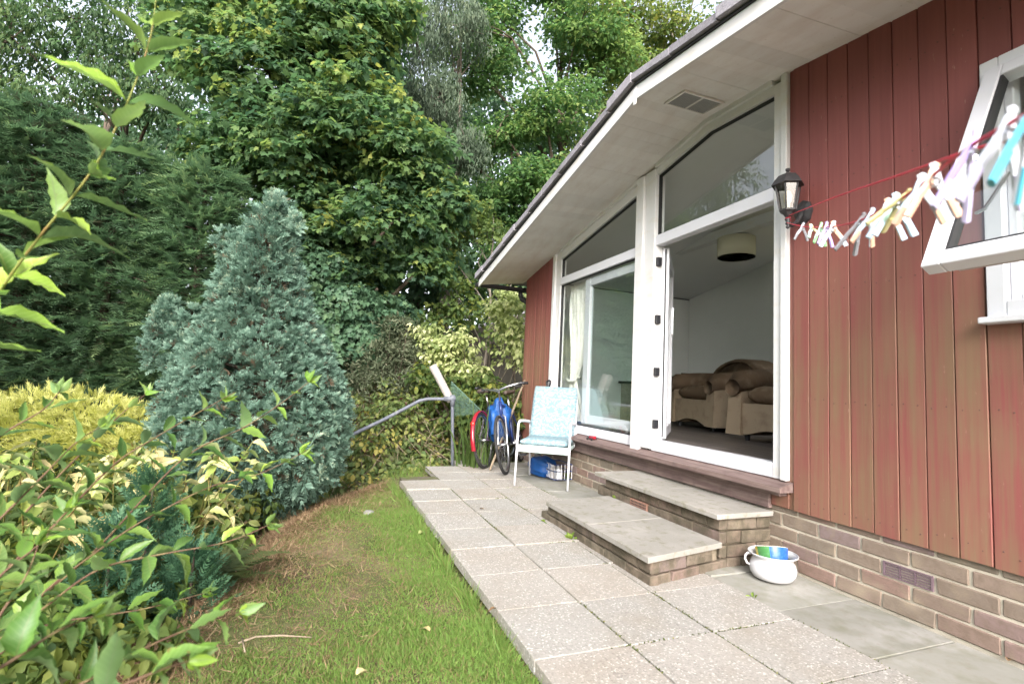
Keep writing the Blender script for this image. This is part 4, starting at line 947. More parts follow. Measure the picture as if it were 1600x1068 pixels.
# toy lorry left on the sill
ty = thing('toy_car', 'small red and grey toy car left on the wooden sill', 'toy', (-2.28, -.06, .485))
MB().cbox((-2.32, -.085, .482), (-2.235, -.045, .512), .006).build('body', MT['red'], ty)
MB().cbox((-2.35, -.083, .480), (-2.322, -.047, .502), .005).build('nose', MT['black'], ty)
for x in (-2.335, -2.25):
    for y in (-.090, -.040): MB().lathe([(.011, -.004), (.011, .004), (0, .004)], 10, (x, y, .478), Matrix.Rotation(math.pi / 2, 4, 'X')).build('wheel', MT['tyre'], ty)

# ================================================================== HANDRAIL, PIPE, NETTING
rail = MB().tube([at(707, 770, 6.00), at(707, 700, 6.00), at(707, 640, 5.95), at(706, 626, 5.95), at(700, 622.5, 5.95), at(690, 623, 5.93), at(668, 623, 5.87), at(655, 626, 5.83), at(640, 634, 5.75), at(600, 655, 5.55), at(560, 674, 5.35), at(520, 694, 5.15)], .020, 10)
hr = thing('handrail', 'grey bent pipe handrail along the bramble bank', 'handrail', tuple(at(707, 770, 6.00)))
rail.build('rail', MT['pipe'], hr, True)
MB().tube([at(712, 622.5, 5.95), at(694, 622.8, 5.94)], .030, 10).tube([at(707, 617, 5.95), at(707, 634, 5.95)], .029, 10).build('elbow', MT['pipe'], hr, True)
MB().tube([at(676, 571, 6.35), at(686, 590, 6.33), at(702, 621, 6.25), at(705, 627, 6.24)], .050, 14).build('old_pipe', MT['clay'], None, True)
tag(bpy.data.objects['old_pipe'], 'length of pale drain pipe poking out of the brambles behind the handrail', 'pipe')
# green mesh panel: real crossing wires
A_, B_, C_ = at(705, 596, 6.35), at(756, 645, 6.3), at(705, 650, 6.3)
mp = MB(); nn = 26
for i in range(nn + 1):
    f = i / nn; mp.tube([A_ + (C_ - A_) * f, A_ + (B_ - A_) * f], .0022, 4, False); p0 = C_ + (B_ - C_) * f; mp.tube([p0, A_ + (B_ - A_) * f], .0022, 4, False)
mpo = thing('mesh_panel', 'sagging triangle of green wire mesh beside the grey handrail post', 'mesh', tuple(C_)); mp.build('wires', flat('green_mesh', (.10, .17, .13), .5), mpo)['kind'] = 'stuff'
MB().tube([A_, B_], .006, 5).build('top_wire', flat('green_wire', (.10, .17, .13), .5), mpo)

# ================================================================== INSIDE THE ROOM
def armchair(label, loc, rot, m1, m2):
    t = thing('armchair', label, 'armchair', loc, 'armchairs in the living room'); t.rotation_euler.z = rot     # faces local -y
    bs = MB().cbox((-.40, -.42, .10), (.40, .40, .34), .04); o = bs.build('base', m1, t, True, True)
    for s in (-1, 1):
        a = MB(); V = []; F = []; sec = [(-.50, .10, .50, .075), (-.40, .09, .56, .105), (-.1, .085, .585, .11), (.35, .09, .60, .11)]
        n = 14
        for y, x, z, r in sec:
            for k in range(n):
                q = 2 * math.pi * k / n; V.append((s * .43 + r * math.cos(q) * 1.15, y, z - .02 + r * math.sin(q)))
        for i in range(3):
            for k in range(n): F.append((i * n + k, i * n + (k + 1) % n, (i + 1) * n + (k + 1) % n, (i + 1) * n + k))
        F += [tuple(range(n)), tuple(3 * n + k for k in range(n))]
        a.add(V, F); o = a.build('arm_roll', m2, t, True, True)
        b = MB().slabpoly([(s * .43 - .085, -.49, .05), (s * .43 + .085, -.49, .05), (s * .43 + .07, -.46, .50), (s * .43 - .07, -.46, .50)], [(s * .43 - .085, .40, .05), (s * .43 + .085, .40, .05), (s * .43 + .07, .40, .52), (s * .43 - .07, .40, .52)])
        b.build('arm_panel', m1, t, False, True)
    # scalloped skirt
    mb = MB(); n = 16; T = [(-.40 + .80 * i / n, -.455, .34) for i in range(n + 1)]; B = [(-.40 + .80 * i / n, -.455, .06 + .05 * math.exp(-((i / n - .5) / .28) ** 4)) for i in range(n + 1)]
    P = T + B[::-1]; mb.slabpoly(P, [(x, -.40, z) for x, y, z in P]); mb.build('skirt', m1, t, False, True)
    pad(.66, .66, .17, Matrix.Translation((0, -.10, .42))).build('seat_cushion', m2, t, True, True)
    bk = MB(); V = []; F = []; n = 18
    out = [(.50 * math.cos(a) * (1 if abs(math.cos(a)) < .9 else 1), .55 + .30 * math.sin(a)) for a in np.linspace(-.5, math.pi + .5, n)]
    for y, sc in ((.10, .82), (.06, .92), (.12, 1.0), (.40, 1.0), (.46, .9)):
        for x, z in out: V.append((x * sc, y + .12 * (z - .4), .55 + (z - .55) * sc))
    for i in range(4):
        for k in range(n): F.append((i * n + k, i * n + (k + 1) % n, (i + 1) * n + (k + 1) % n, (i + 1) * n + k))
    F += [tuple(range(n)), tuple(4 * n + k for k in range(n))[::-1]]
    bk.add(V, F).build('backrest', m2, t, True, True)
    for x in (-.36, .36):
        for y in (-.38, .34): MB().lathe([(.02, 0), (.025, .05), (0, .06)], 8, (x, y, 0)).build('castor', MT['black'], t, False, True)
armchair('beige armchair with scalloped skirt and arched brown back, wholly seen through the door', (-2.78, 2.02, .552), math.radians(-10), MT['brown'], MT['brown2'])
armchair('beige armchair partly hidden by the white right door frame', (-1.28, 1.58, .552), math.radians(2), MT['brown'], MT['brown2'])
pl = thing('pendant_lamp', 'cream drum shade pendant lamp hanging from the living room ceiling', 'ceiling lamp', (-2.02, 1.42, 2.49))
MB().lathe([(.185, -.10), (.185, .10), (.181, .10), (.181, -.10), (.185, -.10)], 32, (-2.02, 1.42, 2.49)).build('lamp_shade', MT['shade'], pl, True)
MB().tube([(-2.02, 1.42, 2.76), (-2.02, 1.42, 2.50)], .004, 6).lathe([(0, 0), (.02, 0), (.02, .05), (0, .06)], 8, (-2.02, 1.42, 2.46)).build('cord', MT['alu'], pl)
# curtain drawn to the left of the big pane
cw = thing('curtain', 'long cream curtain tied back behind the left window pane', 'curtain', (-3.0, .18, .6))
V = []; F = []; nx, nz = 60, 24
for j in range(nz + 1):
    v = j / nz; wdt = .40 - .20 * math.exp(-((v - .30) / .16) ** 2) - .04 * (v < .3); z = .60 + 1.53 * v
    for i in range(nx + 1):
        u = i / nx; V.append((-3.19 + wdt * u + .04 * math.sin(v * 5), .13 + .035 * math.sin(u * 30 + 2 * math.sin(v * 3)) * (.5 + .5 * abs(v - .3)) + .01 * math.sin(u * 71 + v * 5), z))
for j in range(nz):
    for i in range(nx): F.append((j * (nx + 1) + i, j * (nx + 1) + i + 1, (j + 1) * (nx + 1) + i + 1, (j + 1) * (nx + 1) + i))
MB().add(V, F).build('drape', MT['curtain'], cw, True)
MB().tube([(-3.20, .10, 1.06), (-3.10, .085, 1.03), (-3.0, .09, 1.04), (-2.95, .14, 1.07), (-3.2, .19, 1.08)], .018, 8).build('tie_back', MT['curtain'], cw, True)
# stone fireplace against the side wall with things along its shelf
fp = thing('fireplace', 'low grey stone fireplace with dark shelf at the far end of the room', 'fireplace', (-4.0, 2.1, .55))
MB().box((-4.150, 1.45, .551), (-3.90, 2.60, 1.05)).build('core', MT['mortar'], fp)
stm = [raw_mesh('stone', *(lambda q: (q.v, q.f))(MB().cbox((0, -.098, -.042), (.03, .098, .042), .005, .004)), MT['stone']) for _ in range(3)]
for k in range(5):
    for i in range(6):
        y = 1.55 + .205 * i - (.10 if k % 2 else 0)
        if y < 2.6 - .098 and y > 1.5: link('stone', stm[(i + k) % 3], fp, (-3.90 + 4.0, y - 2.1, .60 + .093 * k - .55))
MB().cbox((-4.150, 1.40, 1.052), (-3.83, 2.60, 1.085), .005).build('shelf', MT['gasket'], fp)
for i, (nm, lab, y, h, m) in enumerate((('picture_frame', 'dark picture frame on the stone fireplace shelf', 2.42, .16, 'gasket'), ('bottle', 'green bottle on the stone fireplace shelf', 2.28, .14, 'green'), ('ornament', 'dark round ornament on the stone fireplace shelf', 2.14, .11, 'iron'), ('candle', 'pale candle on the stone fireplace shelf', 2.05, .08, 'shade'))):
    MT.setdefault('green', flat('bottle_green', (.03, .12, .05), .2, .6))
    mb = MB()
    if nm == 'picture_frame': mb.cbox((-4.0, y - .06, 1.087), (-3.975, y + .06, 1.087 + h), .003)
    elif nm == 'bottle': mb.lathe([(0, 0), (.03, 0), (.03, h * .6), (.011, h * .78), (.011, h), (0, h)], 12, (-3.95, y, 1.087))
    elif nm == 'ornament': mb.lathe([(.03, 0), (.02, .012), (.05, .05), (.045, .085), (.015, h), (0, h)], 12, (-3.95, y, 1.087))
    else: mb.lathe([(.03, 0), (.03, h), (.003, h), (.003, h + .015), (0, h + .015)], 12, (-3.95, y, 1.087))
    tag(mb.build(nm, MT[m], None), lab, nm.replace('_', ' '))
tag(lump('cushion', (-3.62, 1.62, .66), (.10, .13, .105), flat('lime_fabric', (.30, .42, .06), .9), None, .7, .1, 3), 'lime green patterned bag on the floor left of the armchairs', 'bag')

# ================================================================== PLANTS
def PXL(q): return [tuple(at(a, b, c)) + (r,) for a, b, c, r in q]
LM = dict(
 maple=leafmat('maple_leaf', [(0, (.045, .090, .052)), (.42, (.090, .165, .072)), (.74, (.17, .245, .080)), (1, (.33, .35, .10))], .5),
 ash=leafmat('ash_leaf', [(0, (.04, .08, .04)), (.6, (.08, .14, .06)), (1, (.16, .21, .08))], .5),
 birch=leafmat('willow_leaf', [(0, (.07, .10, .065)), (.6, (.12, .165, .11)), (1, (.20, .24, .15))], .45),
 beech=leafmat('beech_leaf', [(0, (.055, .11, .05)), (.5, (.105, .195, .070)), (1, (.25, .31, .10))], .55),
 hazel=leafmat('hazel_leaf', [(0, (.05, .09, .035)), (.5, (.11, .16, .045)), (1, (.26, .26, .06))], .5),
 golden=leafmat('pale_yellow_leaf', [(0, (.14, .19, .07)), (.5, (.32, .37, .15)), (1, (.60, .60, .36))], .45),
 budd=leafmat('grey_green_leaf', [(0, (.07, .09, .05)), (.6, (.14, .165, .10)), (1, (.24, .22, .15))], .35),
 bramble=leafmat('bramble_leaf', [(0, (.13, .07, .05)), (.16, (.12, .10, .055)), (.45, (.11, .17, .062)), (.75, (.24, .28, .09)), (1, (.42, .37, .11))], .42),
 ivy=leafmat('ivy_leaf', [(0, (.045, .095, .058)), (.6, (.085, .155, .082)), (1, (.15, .215, .105))], .3, .45),
 wood=leafmat('woodland_leaf', [(0, (.05, .095, .058)), (.6, (.095, .165, .082)), (1, (.18, .225, .10))], .5),
 leyland=leafmat('dark_conifer_needle', [(0, (.085, .078, .050)), (.3, (.080, .145, .080)), (.75, (.135, .22, .110)), (1, (.23, .31, .14))], .4, .6),
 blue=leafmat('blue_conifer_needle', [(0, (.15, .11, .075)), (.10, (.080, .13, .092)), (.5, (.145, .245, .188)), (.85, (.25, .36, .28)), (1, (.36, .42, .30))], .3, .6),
 gold=leafmat('golden_thread_needle', [(0, (.20, .23, .05)), (.45, (.42, .43, .11)), (1, (.68, .67, .28))], .4, .6),
 teal=leafmat('teal_conifer_needle', [(0, (.03, .075, .045)), (.6, (.07, .155, .085)), (1, (.13, .24, .12))], .3, .55),
 fern=leafmat('fern_frond', [(0, (.035, .055, .02)), (1, (.11, .13, .05))], .4),
 shrub=leafmat('shrub_leaf', [(0, (.055, .115, .032)), (.5, (.095, .19, .040)), (1, (.21, .35, .045))], .36, .42, .4, True),
 hyd=leafmat('yellowing_leaf', [(0, (.16, .24, .05)), (.4, (.34, .39, .12)), (.75, (.58, .56, .28)), (1, (.50, .42, .18))], .35, .5, .3, True),
 strap=leafmat('strap_leaf', [(0, (.05, .085, .025)), (.7, (.11, .17, .045)), (1, (.26, .26, .10))], .35),
 grass=leafmat('grass_blade', [(0, (.30, .22, .12)), (.24, (.24, .21, .09)), (.36, (.185, .235, .070)), (.7, (.145, .25, .058)), (1, (.235, .35, .085))], .4, .6),
 dead=leafmat('dead_grass', [(0, (.14, .085, .045)), (.6, (.29, .19, .11)), (1, (.42, .31, .19))], .15, .8),
)
def fronds(name, C, A, Nn, L, k, m, parent, side=.42, bw=.016, ang=.85, droopz=.0, tint=None, curl=.25):
    """flat feathery sprays: a row of side blades either side of an axis"""
    n = len(C); A = unit(A); Nn = unit(Nn - A * np.sum(Nn * A, -1, keepdims=True)); S = np.cross(A, Nn)
    t = (np.arange(k) + .5) / k; P = []; AX = []; LL = []; TI = []
    base = RNG.normal(.45, .17, n) if tint is None else tint
    for tt in t:
        p = C + A * (L * tt)[:, None] + np.array([0, 0, -1.0]) * (L * droopz * tt * tt)[:, None] - Nn * (L * curl * tt * tt)[:, None] * .3
        for s in (-1, 1):
            P.append(p); AX.append(A * math.cos(ang) + S * s * math.sin(ang) + .12 * rdir(n)); LL.append(L * side * (1.05 - .8 * tt) * RNG.uniform(.75, 1.2, n)); TI.append(base + .28 * (tt - .4) + RNG.normal(0, .06, n))
    P.append(C + A * (L * .85)[:, None] + np.array([0, 0, -1.0]) * (L * droopz * .72)[:, None]); AX.append(A + 0 * P[0]); LL.append(L * .3); TI.append(base + .2)
    P = np.concatenate(P); AX = np.concatenate(AX); LL = np.concatenate(LL); TI = np.clip(np.concatenate(TI), 0, 1)
    NN = np.tile(Nn, (2 * k + 1, 1)) + .25 * rdir(len(P))
    return scatter(name, P, AX, NN, LL, bw, TI, 'blade', m, parent)

def broad_tree(name, label, base, r0, lobes, nclus, per, csize, leaf, shape, m, bark='bark', aspect=.7, group=None, ntwig=70, top=None, **kw):
    t = thing(name, label, 'tree', tuple(base), group)
    C = foliage('crown', lobes, nclus, per, csize, leaf, shape, m, t, aspect, **kw)
    limbs(t, base, lobes, C, r0, MT[bark], ntwig, top=top)
    return t
def gpt(px, depth):                              # a point on the ground under a photograph column
    p = at(px, 600, depth); return (p[0], p[1], float(ground_z(p[0], p[1])) - .05)
broad_tree('maple_tree', 'big dense maple with yellow-green leaf tips rising behind the blue conifer', gpt(520, 8.9), .16,
    PXL([(330, 60, 9.0, 1.0), (420, 110, 8.6, 1.15), (520, 60, 8.8, 1.2), (560, 190, 8.2, 1.05), (470, 230, 8.4, 1.1), (640, 250, 8.2, .85), (380, 240, 8.8, .95), (610, 350, 8.1, .95), (690, 320, 8.3, .6), (500, 370, 8.5, 1.1), (590, 450, 8.3, .85), (480, 480, 8.8, .9), (660, 420, 8.5, .6), (440, 0, 9.0, 1.1), (580, 20, 8.9, .8)]),
    4200, 15, .24, .115, 'maple', LM['maple'], ntwig=120, aspect=.95, upk=1.3, droop=.35, shell=.35, gap=.62, gs=1.7, tspread=.2, outk=.55)
broad_tree('ash_tree', 'tall airy ash tree against white sky in the top left corner', gpt(150, 11.5), .17,
    PXL([(20, 60, 10.5, 1.0), (110, 30, 10.6, 1.1), (220, 60, 10.8, 1.0), (60, 170, 10.4, .9), (170, 130, 10.5, .95), (250, 150, 10.6, .8), (-40, 140, 10.4, 1.0), (150, -60, 10.6, 1.2), (-60, 0, 10.5, 1.2), (290, -20, 11, 1)]),
    1700, 12, .30, .13, 'diamond', LM['ash'], ntwig=110, aspect=.42, droop=.9, gap=.4, gs=2.0, shell=.3)
broad_tree('willow_tree', 'silvery grey-green willow rising between the maple and the beech', gpt(690, 11.6), .17,
    PXL([(650, 60, 10.6, .85), (720, 40, 10.8, .8), (690, 150, 10.5, .8), (730, 230, 10.6, .65), (640, 170, 10.8, .7), (690, -60, 10.8, 1.0), (660, 290, 10.6, .6)]),
    1100, 16, .26, .12, 'diamond', LM['birch'], 'barkpale', ntwig=90, aspect=.25, droop=1.6, gap=.45, gs=1.8, shell=.3, upk=.4)
broad_tree('beech_tree', 'tall beech with layered bright green sprays just left of the roof edge', gpt(860, 12.4), .20,
    PXL([(800, 60, 12, 1.1), (900, 60, 12.2, 1.2), (850, 170, 11.8, 1.1), (940, 170, 12.2, 1.0), (780, 200, 11.8, .9), (830, 290, 11.7, 1.1), (760, 320, 11.9, .9), (900, 280, 12, .9), (800, 400, 11.8, .9), (740, 430, 12, .8), (870, -40, 12.2, 1.2), (850, 360, 12, .8), (740, 110, 12.4, 1.0), (770, 20, 12.5, 1.1), (720, 240, 12.3, .9), (950, 80, 12.6, 1.1), (700, 350, 12.3, .8)]),
    2300, 20, .36, .13, 'diamond', LM['beech'], ntwig=150, aspect=.62, upk=2.4, droop=.3, gap=.6, gs=1.6, flatz=.6, shell=.25, outk=.35)
broad_tree('beech_tree', 'thin sunlit beech crown with pale bark above the roof ridge', gpt(1040, 14.5), .20,
    PXL([(960, 30, 13.6, 1.2), (1040, 40, 13.8, 1.2), (1010, 120, 13.6, 1.1), (1090, -20, 14, 1.1), (980, -70, 13.6, 1.2), (960, 170, 13.4, .9), (940, 250, 13.5, .9)]),
    1000, 15, .36, .12, 'diamond', LM['hazel'], 'barkpale', ntwig=130, aspect=.62, upk=1.6, droop=.4, gap=.3, gs=2.0, flatz=.6, shell=.2)
broad_tree('hazel_tree', 'slender light green hazel with thin stems between the maple and the house corner', gpt(760, 8.9), .05,
    PXL([(700, 400, 9.0, .55), (760, 380, 9.1, .55), (800, 440, 9.0, .5), (720, 470, 8.8, .5), (780, 500, 8.7, .5), (680, 500, 8.8, .45), (840, 470, 9.2, .5), (740, 340, 9.3, .5)]),
    700, 10, .18, .085, 'oval', LM['hazel'], 'barkpale', ntwig=70, aspect=.75, gap=.4, gs=2.5, shell=.2)
broad_tree('sapling', 'small yellow-leaved sapling arching by the corner of the red wall', gpt(806, 7.4), .02,
    PXL([(800, 470, 7.5, .28), (806, 510, 7.4, .28), (780, 490, 7.6, .22), (815, 540, 7.4, .3)]), 150, 9, .13, .085, 'oval', LM['golden'], ntwig=30, aspect=.6, shell=.2)

# dark conifers on the left, built of feathery sprays
def leyland(label, px, depth, top_py, rad, n, seedt=.4):
    b = gpt(px, depth); tp = at(px, top_py, depth); H = tp[2] - b[2]; t = thing('leyland_cypress', label, 'tree', b, 'dark conifers on the left')
    u = RNG.random(n) ** 1.05; th = RNG.uniform(0, 2 * math.pi, n)
    rr = rad * np.clip(1.10 - u, .02, 1) ** .5 * (1 + .16 * np.sin(th * 5 + u * 21) + .12 * np.sin(u * 44 + th * 2)) * RNG.uniform(.55, 1.04, n)
    C = np.stack([b[0] + rr * np.cos(th), b[1] + rr * np.sin(th), b[2] + .1 + u * H * .98], 1)
    O = np.stack([np.cos(th), np.sin(th), 0 * th], 1)
    A = O + np.array([0, 0, .12]) + .5 * rdir(n); Nn = np.array([0, 0, 1.0]) + .5 * O + .45 * rdir(n)
    ti = np.clip(.42 + .16 * RNG.normal(size=n) + .12 * wob(C, 2.0), 0, .9)
    fronds('crown', C - A * .06, A, Nn, RNG.uniform(.22, .40, n), 9, LM['leyland'], t, .40, .021, .75, .22, ti)
    mb = MB().tube([b, (b[0], b[1], b[2] + H * .95)], [.10, .02], 8)
    for i in range(70):
        j = RNG.integers(n); c = C[j]; mb.tube([(b[0], b[1], c[2] - .12), (b[0] * .4 + c[0] * .6, b[1] * .4 + c[1] * .6, c[2] - .06), tuple(c)], [.018, .012, .005], 4, False)
    mb.build('trunk', MT['bark'], t, True); return t
leyland('dark conifer at the picture edge behind the yellow cypress', 10, 6.4, 150, 1.15, 6200)
leyland('dark conifer with a paler feathery top left of the blue conifer', 150, 6.7, 215, 1.05, 5600)
leyland('low dark conifer with reddish dead patch just left of the blue conifer tip', 290, 6.9, 255, 1.0, 5200)
leyland('dark conifer hidden behind the blue conifer and under the maple', 400, 7.6, 330, 1.0, 4200)
leyland('tall dark conifer beyond the left side of the picture', -170, 6.2, 90, 1.2, 4200)

# blue conifer
bcx = gpt(425, 4.22); bl_ = thing('blue_conifer', 'fat flame shaped blue-green conifer at the edge of the lawn', 'tree', bcx)
py_ = np.array([305, 322, 345, 375, 410, 450, 500, 550, 600, 650, 700, 740, 772]); hw = np.array([1, 6, 20, 32, 46, 64, 82, 108, 127, 139, 138, 118, 60]); cc = np.array([432, 430, 424, 416, 410, 406, 410, 410, 405, 399, 396, 402, 415])
def bc_pts(n, jit=(.86, 1.03)):
    wgt = hw / hw.sum(); y = np.interp(RNG.random(n), np.cumsum(wgt) - wgt / 2, py_); th = RNG.uniform(0, 2 * math.pi, n)
    ppm = 788.93 / 4.22; r = np.interp(y, py_, hw) / ppm
    cen = np.stack([at(a, b, 4.22) for a, b in zip(np.interp(y, py_, cc), y)])
    d = np.stack([np.cos(th), np.sin(th), np.zeros(n)], 1)
    q = cen + d * r[:, None]; r = r * (1 + .10 * wob(q, 2.6) + .05 * wob(q, 6.5)) * RNG.uniform(*jit, n)
    slope = np.interp(y, (py_[1:] + py_[:-1]) / 2, np.diff(hw) / np.diff(py_))
    nr = unit(d + np.array([0, 0, 1.0]) * slope[:, None])
    return cen + d * r[:, None], nr
CC, NN = bc_pts(2500, (.86, 1.05))
ex = [CC]; exn = [NN]
for (a, b, r, k_) in ((258, 505, .10, 60), (263, 478, .06, 34), (254, 540, .13, 60), (298, 510, .11, 44), (288, 545, .15, 60), (352, 378, .08, 24), (458, 352, .06, 18), (436, 318, .05, 16)):
    d = rdir(k_); ex.append(at(a, b, 4.15) + d * r * np.array([1, 1, 1.5])); exn.append(d + np.array([0, 0, .6]))
CC = np.concatenate(ex); NN = np.concatenate(exn); per = 9
ctint = np.clip(.50 + .15 * RNG.normal(size=len(CC)) + .12 * wob(CC, 3.2) - .50 * (RNG.random(len(CC)) < .045), 0, 1)
C = np.repeat(CC, per, 0); Nr = np.repeat(NN, per, 0); D = unit(Nr * .75 + np.array([0, 0, .45]) + .95 * rdir(len(C))); C = C + D * .012 - Nr * .02
ti = np.clip(np.repeat(ctint, per) + .08 * RNG.normal(size=len(C)), 0, 1)
fronds('crown', C, D, rdir(len(C)) + .4 * Nr, RNG.uniform(.040, .078, len(C)), 5, LM['blue'], bl_, .55, .0115, .8, .12, ti, 1.2)
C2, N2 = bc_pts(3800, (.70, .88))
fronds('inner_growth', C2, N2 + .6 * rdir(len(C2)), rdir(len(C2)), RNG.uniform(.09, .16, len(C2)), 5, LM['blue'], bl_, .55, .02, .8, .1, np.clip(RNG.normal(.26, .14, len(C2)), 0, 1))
mb = MB().tube([bcx, at(425, 740, 4.22), at(410, 600, 4.22), at(415, 450, 4.22), at(430, 330, 4.22)], [.065, .06, .05, .03, .008], 10)
for i in range(160):
    j = RNG.integers(len(C2)); c = C2[j]; a = at(408, 534, 4.22); a = np.array((a[0], a[1], c[2] - .12)); mb.tube([a, (a + c) / 2 + (0, 0, .0), c], [.014, .010, .004], 4, False)
mb.build('trunk', MT['bark'], bl_, True)

# golden thread-leaf cypress
yc = thing('golden_cypress', 'low mounded golden yellow thread-leaf cypress in front of the dark conifers', 'shrub', gpt(110, 5.1))
lob = PXL([(10, 685, 5.2, .42), (70, 678, 5.0, .45), (135, 673, 5.0, .44), (190, 681, 5.0, .36), (225, 703, 4.9, .26), (100, 753, 4.9, .5), (-60, 693, 5.2, .5)])
C, D, k = lobe_points(lob, 3600, .78, .9)
fronds('crown', C, D + np.array([0, 0, .35]) + .5 * rdir(len(C)), rdir(len(C)) + D * .3, RNG.uniform(.11, .22, len(C)), 6, LM['gold'], yc, .42, .011, .55, .45, np.clip(RNG.normal(.55, .17, len(C)) + .5 * D[:, 2] * .3, 0, 1))
mb = MB()
for l in lob: mb.tube([gpt(110, 5.1), (np.array(gpt(110, 5.1)) + l[:3]) / 2 + (0, 0, .05), l[:3]], [.03, .02, .006], 6)
mb.build('stem', MT['bark'], yc, True)

# shrubs on the bank behind the patio
def bush(name, label, lobes, nclus, per, csize, leaf, shape, m, px, depth, bark='bark', **kw):
    b = gpt(px, depth); t = thing(name, label, 'shrub', b); C = foliage('crown', lobes, nclus, per, csize, leaf, shape, m, t, **kw)
    mb = MB()
    for i in RNG.choice(len(C), 60): mb.tube([b, (np.array(b) * .45 + C[i] * .55) + RNG.normal(0, .05, 3), C[i]], [.014, .009, .003], 5, False)
    mb.build('stem', MT[bark], t, True); return t
bush('yellow_shrub', 'pale yellow leaved shrub growing at the top of the bramble bank', PXL([(690, 548, 7.4, .26), (735, 535, 7.3, .28), (785, 545, 7.2, .27), (712, 575, 7.2, .26), (760, 575, 7.05, .28), (815, 570, 7.1, .24), (672, 522, 7.5, .20)]), 430, 10, .15, .085, 'oval', LM['golden'], 745, 7.3, aspect=.6, tbase=.58, shell=.2, gap=.5, gs=3.0, tspread=.24, upk=1.8, outk=.3)
bush('hazel_bush', 'mid green bush with loose leaves between the yellow shrub and the bicycles', PXL([(700, 615, 6.9, .28), (760, 610, 6.75, .30), (800, 600, 6.9, .28), (820, 640, 6.8, .25), (730, 650, 6.7, .25), (670, 590, 7.1, .26), (785, 660, 6.6, .24)]), 430, 10, .15, .08, 'oval', LM['hazel'], 760, 6.8, aspect=.75, tbase=.45, shell=.2, gap=.6, gs=3.0, tspread=.22, upk=1.6, outk=.4)
bush('buddleia', 'grey-green straggly buddleia with faded flower spikes left of the yellow shrub', PXL([(600, 560, 7.5, .36), (640, 545, 7.6, .38), (575, 600, 7.3, .36), (650, 600, 7.4, .34), (620, 520, 7.7, .30), (560, 570, 7.6, .3)]), 560, 12, .15, .085, 'diamond', LM['budd'], 615, 7.5, aspect=.26, shell=.3, gap=.6, droop=-.3)
bush('ivy', 'dark ivy covered thicket under the maple right of the blue conifer', PXL([(500, 420, 8.0, .55), (540, 480, 7.9, .55), (490, 520, 7.8, .6), (560, 540, 7.8, .5), (520, 580, 7.6, .6), (600, 500, 8.1, .5), (450, 560, 7.6, .6)]), 900, 12, .16, .09, 'maple', LM['ivy'], 520, 8.0, aspect=.9, upk=.5, outk=1.0, shell=.6)
# brambles: an uncountable tangle
lob = PXL([(560, 690, 6.7, .35), (600, 660, 6.8, .36), (650, 640, 7.2, .38), (640, 700, 6.8, .40), (690, 690, 7.0, .36), (580, 740, 6.5, .30), (640, 745, 6.7, .26), (720, 640, 7.5, .38), (770, 640, 7.5, .38), (760, 690, 7.3, .34), (680, 745, 6.8, .25), (550, 640, 7.2, .35), (600, 610, 7.5, .35), (660, 610, 7.8, .35), (730, 610, 7.8, .35), (800, 630, 7.7, .34), (810, 680, 7.5, .3), (520, 720, 6.0, .3), (500, 770, 5.7, .22)])
lob += PXL([(600, 745, 5.75, .24), (560, 760, 5.45, .22), (640, 742, 5.95, .2), (530, 775, 5.25, .18), (590, 760, 5.3, .14), (612, 752, 5.5, .13), (575, 768, 5.2, .13), (580, 715, 6.0, .3), (670, 735, 6.2, .22)])
Cb = foliage('bramble_leaves', lob, 3000, 10, .15, .072, 'oval', LM['bramble'], None, .72, 1.3, .5, .28, .62, 2.6, .85, .22, .6, .55)
bo_ = bpy.data.objects['bramble_leaves']; tag(bo_, 'tangled bramble thicket on the bank beyond the patio', 'brambles', None, 'stuff')
mb = MB()
for i in range(420):
    c = Cb[RNG.integers(len(Cb))]; h = RNG.uniform(.15, .5); d = RNG.normal(0, .3, 3); mb.tube([(c[0] - d[0], c[1] - d[1], c[2] - h), c + RNG.normal(0, .06, 3), (c[0] + d[0] * .8, c[1] + d[1] * .8, c[2] - h * .7)], [.004, .0035, .002], 4, False)
tag(mb.build('bramble_canes', MT['wood'], None), 'dry brown bramble canes arching through the thicket', 'brambles', None, 'stuff')

# strap-leaved clump beside the patio corner
sc = thing('strap_leaf_clump', 'clump of long strap leaves at the patio corner behind the bicycle', 'plant', tuple(at(742, 742, 5.9)))
for i in range(95):
    b = at(742 + RNG.normal(0, 14), 742, 5.9 + RNG.normal(0, .10)); a = RNG.uniform(0, 6.28); H = RNG.uniform(.45, .95); r = RNG.uniform(.08, .42) * H
    d = np.array((math.cos(a), math.sin(a), 0)); wd = RNG.uniform(.007, .013); sdv = np.array((-d[1], d[0], 0)); V = []; F = []
    for j in range(6):
        t = j / 5; p = b + d * r * t ** 1.8 + np.array((0, 0, H * (t - .38 * t ** 3 * (r > .18 * H)))); q = wd * (1 - t ** 3) + .001; V += [p - sdv * q, p + sdv * q]
    F = [(2 * j, 2 * j + 1, 2 * j + 3, 2 * j + 2) for j in range(5)]
    V = np.array(V); bigmesh('leaf', V, F, LM['strap'], sc, np.full(len(V), np.clip(RNG.normal(.45, .25), 0, 1)))

